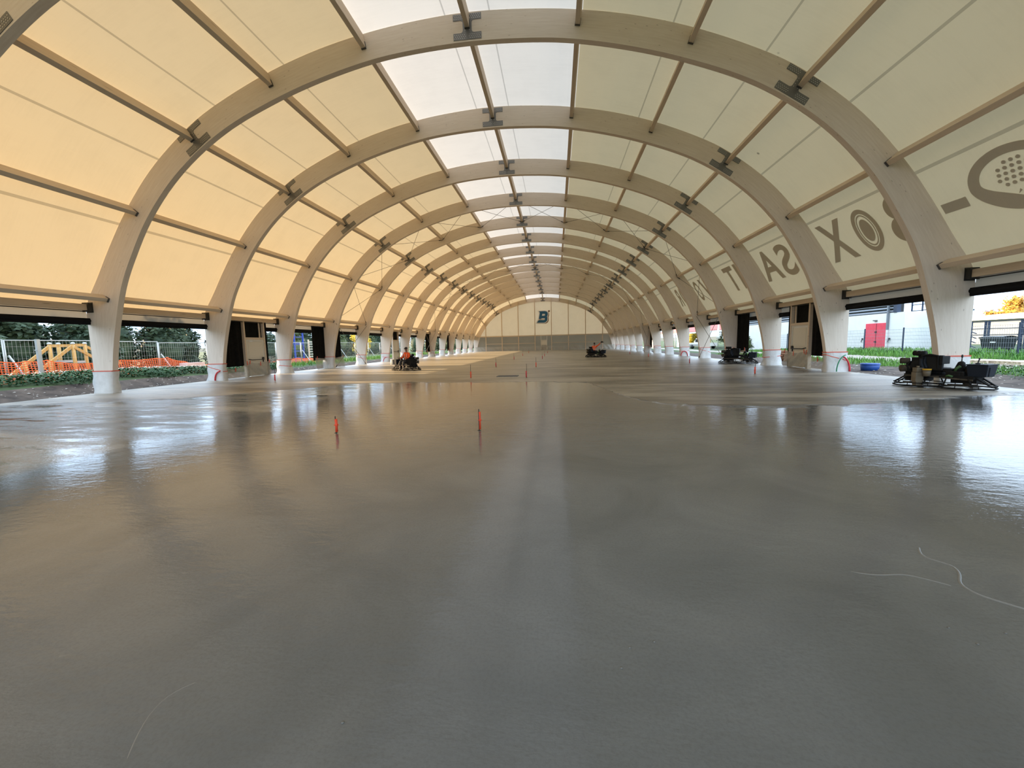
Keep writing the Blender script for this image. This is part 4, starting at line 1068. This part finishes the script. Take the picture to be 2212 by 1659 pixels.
MB().bar((0,0,0), (0,0,2.5), .12, .12).build('rail', M['purlin'], l_); MB().bar((0,.8,0), (0,.8,2.3), .06, .06).build('rail', M['white_logo'], l_)
for k in range(8): MB().bar((0,0,.3+.28*k), (0,.8,.3+.28*k), .045, .05).build('rung', M['white_logo'], l_)
b = MB(); b.cyl((0,0,0), (0,0,.9), .06, 8); tag(b.build('bollard', M['white_logo'], None, (-18, 47.5, zl(18,47.5))), 'short white post in the grass beyond the fifth left column', 'post')
# brush heap and log
M['dry_brush'] = varied('dry_brush', (.10,.085,.06), (.24,.22,.16), 4, .95)
b = MB()
for _ in range(160):
    a = R(0, 6.28); l = R(.4, 1.4); z = R(.05,.9)*(1-.3*R(0,1)); p_ = Vector((R(-.7,.7), R(-1.6,1.6), z)); d = Vector((math.cos(a), math.sin(a), R(-.2,.4)))
    b.bar(p_, p_+d*l, .03, .03)
tag(b.build('brush_heap', M['dry_brush'], None, (-22.5, 31.6, 0)), 'heap of grey cut branches behind the fence right of the left exit door', 'brush heap')

# ------------------------------------------------------------------ trees
def foliage(name, c0, c1): return varied(name, c0, c1, .9, .75)
M['pine'] = foliage('pine_foliage', (.012,.030,.016), (.045,.075,.040)); M['olive'] = foliage('olive_foliage', (.035,.055,.02), (.10,.13,.05)); M['yellow_leaf'] = foliage('yellow_leaves', (.45,.32,.03), (.72,.56,.08)); M['orange_leaf'] = foliage('orange_leaves', (.42,.20,.03), (.65,.38,.06)); M['bark'] = varied('bark', (.06,.045,.035), (.12,.09,.07), 6, .95)
def crown_mesh(nm, m, H, Wd, z0, nb, nl, ls, seed):
    rnd = random.Random(seed); b = MB()
    for k in range(nb):
        z = z0+(H-z0)*(k+.5)/nb; f = math.sin(PI*min(1, .22+.78*(z-z0)/(H-z0)))**.7
        for q in range(4):
            a = rnd.uniform(0, 6.28); rr = Wd*f*rnd.uniform(.2,.75); c = Vector((rr*math.cos(a), rr*math.sin(a), z)); br = Wd*rnd.uniform(.32,.5)
            for _ in range(nl):
                d = Vector((rnd.gauss(0,1), rnd.gauss(0,1), rnd.gauss(0,1)*.8)).normalized(); p_ = c+d*br*rnd.uniform(.55,1.05)
                e = Vector((rnd.gauss(0,1), rnd.gauss(0,1), rnd.gauss(0,.6))).normalized(); w_ = e.cross(d).normalized(); s = ls*rnd.uniform(.6,1.4)
                b.add([p_-e*s, p_-w_*s*.5, p_+e*s, p_+w_*s*.5], [(0,1,2,3)])
    b.ball((0,0,z0+(H-z0)*.42), (Wd*.62,Wd*.62,(H-z0)*.42), 14)
    return b.mesh('crown', m)
def trunk_mesh(H, r_):
    b = MB(); b.tube([(0,0,-.2),(.05,.02,H*.3),(-.04,.05,H*.6),(0,0,H*.85)], [r_, r_*.8, r_*.55, r_*.2], 8)
    for k in range(6):
        a = k*1.9; z = H*(.35+.08*k); b.tube([(0,0,z),(.7*math.cos(a),.7*math.sin(a),z+.5),(1.5*math.cos(a),1.5*math.sin(a),z+.8)], [r_*.4,r_*.25,r_*.08], 6)
    return b.mesh('trunk', M['bark'])
TM = {'pine': (crown_mesh('c', M['pine'], 8, 3.0, .3, 9, 110, .26, 3), trunk_mesh(8, .2)), 'pine2': (crown_mesh('c', M['pine'], 7, 3.4, .2, 8, 110, .26, 5), trunk_mesh(7, .2)),
      'olive': (crown_mesh('c', M['olive'], 5.5, 2.4, .6, 7, 100, .18, 7), trunk_mesh(5, .15)), 'yellow': (crown_mesh('c', M['yellow_leaf'], 5.0, 1.9, 1.0, 6, 110, .17, 9), trunk_mesh(4.5, .12)),
      'orange': (crown_mesh('c', M['orange_leaf'], 6.5, 2.2, 1.4, 6, 110, .2, 11), trunk_mesh(6, .14))}
def tree(kind, x, y, s, label, group=None, z=0, sz=None):
    o = empty('tree', (x, y, z), R(0, 6.28)); put('crown', TM[kind][0], o); put('trunk', TM[kind][1], o); o.scale = (s, s, sz or s)
    return tag(o, label, 'tree', group)
rowl = [(-31,2,.9),(-33,7,.95),(-30,11.5,.92),(-34,15.5,.95),(-30.5,18.5,.8),(-35,22.5,.82),(-32,22,.74)]
for k, (x, y, s) in enumerate(rowl): tree(('pine','pine2')[k % 2], x, y, s, f"dark pine behind the site fence, {ORD[k+1]} of the near left row", 'dark pines of the near left row')
rowf = [(-33,35,.50),(-35,44,.55),(-33.5,52,.55),(-36,58,.62),(-34,65,.6),(-37,72,.66),(-35,80,.62),(-38,89,.7),(-40,100,.72)]
for k, (x, y, s) in enumerate(rowf): tree(('olive','pine2')[k % 3 == 0], x, y, s*(1.2 if k % 3 else 1), f"low dusky tree far along the left side, {ORD[k+1]} of the far row", 'dusky trees of the far left row')
tree('yellow', -27, 58.5, .9, 'tree with bright yellow leaves beyond the fourth left column')
rowh = [(-29.5,16,.5),(-31.5,21.5,.62),(-29.5,24,.52),(-31,27,.6),(-30,30,.58),(-32,33,.62),(-30.5,36.5,.5),(-33,40,.52),(-34,47.5,.5),(-35,55,.55),(-34,61,.55),(-36,69,.6)]
for k, (x, y, s) in enumerate(rowh): tree(('pine2','pine')[k % 2], x, y, s*1.15, f"low dense dark pine filling the left tree line, {ORD[k+1]} from the camera", 'low dense pines of the left tree line', 0, s*.95)
rowg = [(-31+(k*37 % 9)-4.5, 70+6.5*k, .62+.05*(k % 3)) for k in range(20)]
for k, (x, y, s) in enumerate(rowg): tree(('pine2','olive')[k % 2], x, y, s*1.15, f"distant low dark tree beyond the far left openings, {ORD[k+1]} of its row", 'distant trees of the left side', 0, s)
rowb = [(-40,4,.6),(-41,11,.6),(-42,20,.66),(-43,27,.6),(-44,34,.55)]
for k, (x, y, s) in enumerate(rowb): tree('pine2', x, y, s*1.25, f"dark tree standing behind the near pines, {ORD[k+1]} from camera", 'second row of dark trees')

# ------------------------------------------------------------------ right: white building, fence, bins
M['render_white'] = varied('white_render', (.74,.74,.73), (.80,.80,.79), 1.2, .9); M['render_grey'] = varied('pale_render', (.60,.64,.68), (.68,.72,.75), 1.2, .9)
M['louvre'] = mat('grey_louvre', (.20,.22,.25), .45, .3); M['door_red'] = varied('red_door', (.72,.05,.085), (.80,.07,.11), 3, .5); M['slate'] = mat('slate_blue_steel', (.035,.05,.085), .45, .3)
hb = empty('hall_building', (28, 0, 0)); tag(hb, 'white rendered building with grey louvres and red double door on the right', 'building')
def bx(nm, x0, x1, y0, y1, z0, z1, m, par=hb): return MB().box(((x0+x1)/2, (y0+y1)/2, (z0+z1)/2), (x1-x0, y1-y0, z1-z0)).build(nm, m, par)
bx('wall', 0, 1.9, 32.5, 58, 0, 3.17, M['render_white']); bx('upper_wall', .25, .6, 33.4, 58, 3.17, 5.6, M['black_plastic'])
b = MB()
for k in range(10): b.box((.1, 45.7, 3.27+.24*k), (.16, 24.6, .13), Matrix.Rotation(.5, 3, 'Y'))
b.build('louvre', M['louvre'], hb); bx('corner_post', -.05, .25, 33.2, 33.5, 3.17, 5.6, M['slate'])
bx('downpipe', -.14, -.02, 33.85, 33.97, 1.9, 4.6, M['louvre']); bx('downpipe', -.13, -.03, 33.86, 33.96, .4, 1.9, M['render_white'])
b = MB(); b.box((-.03, 35.55, 1.42), (.06, 1.1, 2.04)); o1 = b.build('door_leaf', M['door_red'], hb); b = MB(); b.box((-.03, 34.44, 1.42), (.06, 1.1, 2.04)); b.build('door_leaf', M['door_red'], hb)
b = MB(); b.box((-.09, 35.0, 1.75), (.06,.16,.1)); b.box((-.09, 35.0, .98), (.06,.16,.1)); b.build('lock', M['black_plastic'], hb); bx('door_gap', -.07, -.055, 34.98, 35.01, .4, 2.42, M['black_plastic'])
bx('wall_lamp', -.14, 0, 35.0, 35.3, 2.62, 2.70, M['concrete_edge'])
for y in (36.4, 33.7): b = MB(); b.tube([(-.08,y,1.15),(-.14,y,1.0),(-.1,y,.95)], .03, 6); b.box((-.05,y,1.2), (.06,.1,.16)); b.build('door_stop', M['black_plastic'], hb)
tb = empty('terrace_block', (30, 0, 0)); tag(tb, 'lower pale grey block with a railed terrace beside the white building', 'building')
bx('wall', 0, .9, 30.9, 34.9, 0, 3.03, M['render_grey'], tb); bx('coping', -.08, .95, 30.8, 34.9, 3.03, 3.12, M['slate'], tb)
b = MB()
for z in (3.3, 3.75, 4.2): b.bar((.1,31,z), (.1,34.6,z), .05, .05)
for y in (31,32.5,33.7,34.6): b.bar((.1,y,3.1), (.1,y,4.25), .07, .07)
b.build('railing', M['slate'], tb)
M['sign_brown'] = mat('brown_sign', (.16,.09,.075), .6); M['sign_text'] = mat('pale_sign_text', (.45,.30,.25), .6)
sg = MB().box((0,0,0), (.04,.62,.46)).build('wall_sign', M['sign_brown'], None, (29.96, 33.85, 2.58)); tag(sg, 'brown notice plate with pale lines on the terrace block wall', 'sign')
b = MB()
b.box((-.025, 0, .17), (.006,.5,.05))
for k in range(3): b.box((-.025, .15, .06-.09*k), (.006,.2,.035))
b.box((-.025, -.14, 0), (.006,.2,.2))
b.build('sign_lines', M['sign_text'], sg)
# stair, railing and low wall farther right
sb = empty('stair_wall', (30, 0, 0)); tag(sb, 'low pale wall with slate blue railing beside the black bins', 'wall')
bx('wall', .5, 3, 20, 26.15, 0, 1.25, M['render_grey'], sb)
b = MB()
for z in (1.35, 1.75, 2.2): b.bar((.3,20,z), (.3,30.2,z), .05, .05)
for y in (20,22.5,25,27.05,27.25,29.1,29.3,30.2): b.bar((.3,y,.3), (.3,y,2.25), .09, .09)
for k in range(4): b.bar((-.2,29.3,.55+.3*k), (-.2,31.2,1.25+.32*k), .04, .05)
b.build('railing', M['slate'], sb)
M['bin'] = varied('bin_black', (.012,.016,.018), (.022,.028,.03), 4, .5)
def big_bin(loc, label, s=1.0):
    o = empty('waste_bin', loc); tag(o, label, 'bin'); b = MB()
    b.add([(-.4*s,-.62*s,.15*s),(.4*s,-.62*s,.15*s),(.4*s,.62*s,.15*s),(-.4*s,.62*s,.15*s),(-.48*s,-.76*s,.95*s),(.48*s,-.76*s,.95*s),(.48*s,.76*s,.95*s),(-.48*s,.76*s,.95*s)], [(3,2,1,0),(4,5,6,7),(0,1,5,4),(1,2,6,5),(2,3,7,6),(3,0,4,7)]); b.build('tub', M['bin'], o)
    b = MB(); b.box((0,0,1.0*s), (1.02*s,1.62*s,.08*s)); b.grid(8, 4, lambda u, v: ((v-.5)*.98*s, (u-.5)*1.56*s, (1.03+.10*math.sin(PI*v))*s)); b.build('lid', M['bin'], o)
    MB().box((-.475*s,-.15*s,.68*s), (.02,.34*s,.08*s)).build('sticker', M['white_logo'], o)
    b = MB(); [b.cyl((x*s-.03, y*s, .09*s), (x*s+.03, y*s, .09*s), .09*s, 12) for x in (-.3,.3) for y in (-.5,.5)]; b.build('castors', M['black_plastic'], o)
    return o
big_bin((29.2, 27.35, .34), 'large black wheeled waste bin behind the mesh fence on the right', .85)
b = MB(); b.add([(-.3,-.35,0),(.3,-.35,0),(.3,.35,0),(-.3,.35,0),(-.1,-.6,1.0),(.1,-.5,1.05),(.1,-.1,1.1),(-.1,-.1,1.05)], [(3,2,1,0),(4,5,6,7),(0,1,5,4),(1,2,6,5),(2,3,7,6),(3,0,4,7)])
tag(b.build('bin_lid', M['bin'], None, (31.6, 28.1, 1.30)), 'raised dark bin lid above the large black bin', 'lid')
# green mesh fence in front of the building
FR = 25.0
def mesh_fence(L):
    b = MB(); 
    for k in range(1, int(L/.11)): b.bar((0,.11*k,.05), (0,.11*k,1.62), .006, .006)
    for k in range(8): z = .05+.224*k; b.bar((0,0,z), (0,L,z), .008, .012)
    p_ = MB(); p_.box((0,0,.85), (.06,.06,1.75))
    return b.mesh('mesh_panel', M['slate_light']), p_.mesh('post', M['slate'])
M['slate_light'] = mat('fence_wire_grey', (.22,.24,.27), .5)
MF = mesh_fence(3.28)
for k in range(9):
    y = 15.55+3.28*k
    o = empty('mesh_fence', (FR, y, zr(25, y)-.06)); put('mesh_panel', MF[0], o); put('post', MF[1], o)
    tag(o, f"thin mesh fence panel with dark post before the white building, {ORD[k+1]} from the right end", 'fence', 'mesh fence panels on the right')
# things lying outside on the right
bucket((16.25, 19.05, -.05), .30, .34, .34, M['blue_tub'] if 'blue_tub' in M else mat('blue_tub', (.012,.07,.30), .5), None, 'bucket', 'blue tub standing on the earth beyond the second right column')
M['log'] = varied('split_log', (.24,.10,.06), (.42,.23,.14), 5, .9)
n_log = 0; rnd = random.Random(4)
lm = MB().tube([(0,-.35,0),(0,.35,0)], .075, 9).mesh('log', M['log'])
for r_ in range(5):
    for k in range(9):
        o = put('log', lm, None, (17.2+.16*rnd.uniform(-1,1)*.3, 26.0+.165*k+.08*(r_ % 2), .06+.135*r_)); o.rotation_euler = (rnd.uniform(-.05,.05), rnd.uniform(0,3), PI/2+rnd.uniform(-.15,.15))
        tag(o, 'reddish split log in the pile outside the right exit door', 'log', 'logs of the pile on the right')
pl = MB()
for k in range(6): pl.box((0,-.5+.2*k,.13), (1.2,.12,.022))
for k in (-.5,0,.5): pl.box((k,0,.07), (.1,1.1,.09))
for k in (-.5,0,.5): pl.box((k,0,.012), (.1,1.1,.022))
plm = pl.mesh('pallet', M['purlin'])
for k, (x, y, a) in enumerate(((21.2,19.7,.2),(21.4,18.3,-.1))):
    o = put('pallet', plm, None, (x, y, zr(x, y)+.08)); o.rotation_euler = (0,0,a); tag(o, ('flat timber pallet left of the other, on the grass right of the nearest right column','flat timber pallet nearest the right picture edge, on the grass')[k], 'pallet')
M['sack'] = varied('white_sack', (.5,.5,.5), (.62,.62,.6), 3, .8)
o = MB().ball((0,0,.16), (.5,.42,.22), 12).build('sack', M['sack'], None, (24.4, 20.4, .45)); tag(o, 'crumpled white sack at the right picture edge near the fence', 'sack')
tree('orange', 72, 69.5, 1.0, 'tree with golden leaves behind the low roofs at the right picture edge', None, 0)
tree('orange', 74, 75, .75, 'lower orange tree beside the golden one', None, 0)
fb = empty('low_building', (58, 0, 0)); tag(fb, 'long low white building far behind the railing on the right', 'building')
bx('wall', 0, 10, 48, 67, 0, 3.3, varied('far_grey_wall', (.20,.23,.26), (.25,.28,.31), 1, .9), fb); b = MB(); b.add([(-.6,47.6,3.3),(10,47.6,4.2),(10,67.4,4.2),(-.6,67.4,3.3),(-.6,47.6,3.1),(10,47.6,4.0),(10,67.4,4.0),(-.6,67.4,3.1)], [(0,1,2,3),(7,6,5,4),(0,4,5,1),(1,5,6,2),(2,6,7,3),(3,7,4,0)]); b.build('roof', M['white_logo'], fb)
# red roofed shelter, parked pickup and greenery far right
rs = empty('roofed_shelter', (26, 68, 0)); tag(rs, 'open shelter with red tiled roof far along the right side', 'shelter')
M['red_tile'] = varied('red_tiles', (.42,.09,.07), (.58,.17,.14), 3, .8, vec=(1,14,1))
b = MB(); b.add([(0,-9.5,2.88),(6,-9.5,5.2),(6,30,5.2),(0,30,2.88),(0,-9.5,2.75),(6,-9.5,5.05),(6,30,5.05),(0,30,2.75)], [(0,1,2,3),(7,6,5,4),(0,4,5,1),(1,5,6,2),(2,6,7,3),(3,7,4,0)]); b.build('roof', M['red_tile'], rs)
bx('fascia', -.05, .1, -9.5, 30, 2.52, 2.78, M['render_white'], rs)
for y in (-9,-1,7,15,23): MB().cyl((.2,y,0), (.2,y,2.7), .09, 8).build('post', M['render_white'], rs)
def umbrella(loc, label):
    o = empty('closed_parasol', loc); tag(o, label, 'parasol', 'closed white parasols'); MB().cyl((0,0,0), (0,0,3.6), .035, 8).build('pole', M['fence_metal'], o)
    b = MB(); b.tube([(0,0,1.5),(0,0,1.9),(0,0,2.6),(0,0,3.55)], [.24,.20,.15,.03], 10); b.build('canopy', M['white_logo'], o)
umbrella((24.2, 56.5, 0), 'closed white parasol left of another beyond the sixth right column'); umbrella((24.0, 54.0, 0), 'closed white parasol right of another beyond the sixth right column')
pk = empty('pickup_truck', (25.6, 66.2, .0), .25); tag(pk, 'white pickup truck parked far beyond the seventh right column', 'truck')
bx('body', -.85, .85, -2.4, 2.4, .45, .95, M['white_logo'], pk); b = MB(); b.add([(-.8,-.7,.95),(.8,-.7,.95),(.8,1.2,.95),(-.8,1.2,.95),(-.68,-.4,1.65),(.68,-.4,1.65),(.68,.75,1.65),(-.68,.75,1.65)], [(3,2,1,0),(4,5,6,7),(0,1,5,4),(1,2,6,5),(2,3,7,6),(3,0,4,7)]); b.build('cab', M['white_logo'], pk)
b = MB(); b.box((-.78,.2,1.3), (.06,1.0,.45)); b.box((0,1.05,1.28), (1.2,.06,.4)); b.build('windows', M['black_plastic'], pk); bx('stripe', -.87, -.84, -2.3, 2.3, .55, .68, M['louvre'], pk)
b = MB(); [b.cyl((x-.1,y,.36), (x+.1,y,.36), .36, 16) for x in (-.8,.8) for y in (-1.5,1.5)]; b.build('wheels', M['black_plastic'], pk)
o = MB().box((0,0,.25), (1.0,1.3,.5)).build('crate', M['yellowwood'], None, (25.5, 64.6, .95)); tag(o, 'orange crate on the bed of the white pickup truck', 'crate')
o = MB().box((0,0,1.1), (1.0,1.6,2.2)).build('cabin', mat('pale_blue', (.25,.52,.62), .6), None, (27.5, 84, 0)); tag(o, 'pale blue cabin far beyond the eighth right column', 'cabin')
o = MB().box((0,0,.95), (1.2,1.6,1.9)).build('cabin', M['white_logo'], None, (24.5, 92, 0)); tag(o, 'white cabin far beyond the ninth right column', 'cabin')
for k, (kind, x, y, s, lab) in enumerate((('yellow',34,92,.9,'yellow tree beyond the eighth right column'),('olive',35,80,.8,'green tree behind the white pickup truck'),('olive',24.5,50.5,.32,'leafy bush left of the parasols'),('olive',23.8,47.5,.30,'leafy bush beside the fifth right column'),('yellow',36,104,.8,'farthest yellow tree on the right side'),('olive',38,68,.8,'big green tree behind the red roof'),('olive',37,101,.8,'green tree behind the far end of the red roof'),('yellow',38,112,.9,'yellow tree left of the far red roof end'))):
    tree(kind, x, y, s, lab)

# thin ridges of slurry left on the wet concrete near the camera
M['slurry'] = mat('slurry_ridge', (.19,.19,.185), .35)
for pts, r_, lab in (([(4.47,2.66),(4.62,2.61),(4.78,2.66),(4.88,2.6),(4.97,2.53)], .008, 'pale wavy slurry ridge on the wet floor at right, shorter of two'),
    ([(5.18,3.02),(5.05,2.86),(5.2,2.79),(5.12,2.65),(5.02,2.57),(5.02,2.45),(5.11,2.38),(5.2,2.28)], .010, 'pale wavy slurry ridge running to the right picture edge'),
    ([(1.02,1.15),(.91,1.31),(.88,1.44),(.97,1.52)], .004, 'faint slurry ridge on the floor at bottom left')):
    b = MB(); b.tube([(x, y, -.002) for x, y in pts], r_, 8); v2 = []
    b.v = [(x, y, z*.5) for x, y, z in b.v]; o = b.build('slurry_ridge', M['slurry']); tag(o, lab, 'ridge')
    md = o.modifiers.new('smooth', 'SUBSURF'); md.levels = 2; md.render_levels = 2
for k, (x, y) in enumerate(((2.96,1.88),(3.09,1.93),(2.9,1.75),(1.74,1.38),(4.61,2.15),(4.85,2.13),(4.64,2.04))):
    o = MB().ball((0,0,0), (.007,.006,.003), 8).build('pebble', M['concrete_edge'], None, (x, y, .002)); tag(o, ('pale pebble in the wet floor, middle of three right of centre','pale pebble in the wet floor, farthest of three right of centre','pale pebble in the wet floor, nearest of three right of centre','single pale pebble low left of centre on the floor','pebble below the slurry ridge, left one of three at right','pebble below the slurry ridge, rightmost of three','pebble below the slurry ridge, nearest of three at right')[k], 'pebble')

# ------------------------------------------------------------------ light, sky, camera
w = bpy.data.worlds.new('sky'); bpy.context.scene.world = w; w.use_nodes = True
n = NT(w); 
for x in list(n.n): n.n.remove(x)
out = n.new('ShaderNodeOutputWorld'); bg = n.new('ShaderNodeBackground'); t = n.new('ShaderNodeTexCoord'); sp = n.new('ShaderNodeSeparateXYZ')
n.l.new(t.outputs['Generated'], sp.inputs[0])
skyc = n.ramp(sp.outputs[2], [(0.0, (.16,.17,.15)), (.01, (.26,.33,.41)), (.05, (.36,.49,.66)), (.13, (.52,.70,.92)), (.35, (.66,.82,1.0)), (1.0, (.62,.80,1.0))])
cl = n.noise(n.coord('Generated', (1.5,1.5,6)), 2.2, 5, .55)
skyc = n.mix(n.ramp(cl, [(.45, 0.0), (.65, .25)]), skyc, (1.0,1.0,1.0))
skyc2 = n.mix(n.math('GREATER_THAN', sp.outputs[2], 0.005), (.16,.17,.15), skyc)
n.l.new(skyc2, bg.inputs[0]); bg.inputs[1].default_value = 4.0; n.l.new(bg.outputs[0], out.inputs[0])
sl = bpy.data.lights.new('sun', 'SUN'); sl.energy = 16.0; sl.color = (1.0,.72,.42); sl.angle = math.radians(.6)
so = bpy.data.objects.new('sun', sl); C.objects.link(so)
so.rotation_euler = Vector((-1.0,.155,.25)).to_track_quat('Z', 'Y').to_euler(); so.location = (-60, 40, 30)

cam = bpy.data.cameras.new('camera'); cam.sensor_width = 36; cam.lens = F_PX/2212*36; cam.clip_start = .05; cam.clip_end = 2000
co = bpy.data.objects.new('camera', cam); C.objects.link(co)
mw = Matrix((AX[0], AX[1], -AX[2])).transposed().to_4x4(); mw.translation = CAM; co.matrix_world = mw
sc = bpy.context.scene; sc.camera = co
sc.view_settings.view_transform = 'Standard'; sc.view_settings.look = 'None'; sc.view_settings.exposure = 0.0; sc.view_settings.gamma = 1.0
sc.view_settings.use_curve_mapping = False
sc.cycles.max_bounces = 12; sc.cycles.diffuse_bounces = 6; sc.cycles.glossy_bounces = 4; sc.cycles.transmission_bounces = 8; sc.cycles.transparent_max_bounces = 16
sc.cycles.use_denoising = True; sc.cycles.sample_clamp_indirect = 6.0; sc.cycles.caustics_reflective = False; sc.cycles.caustics_refractive = False
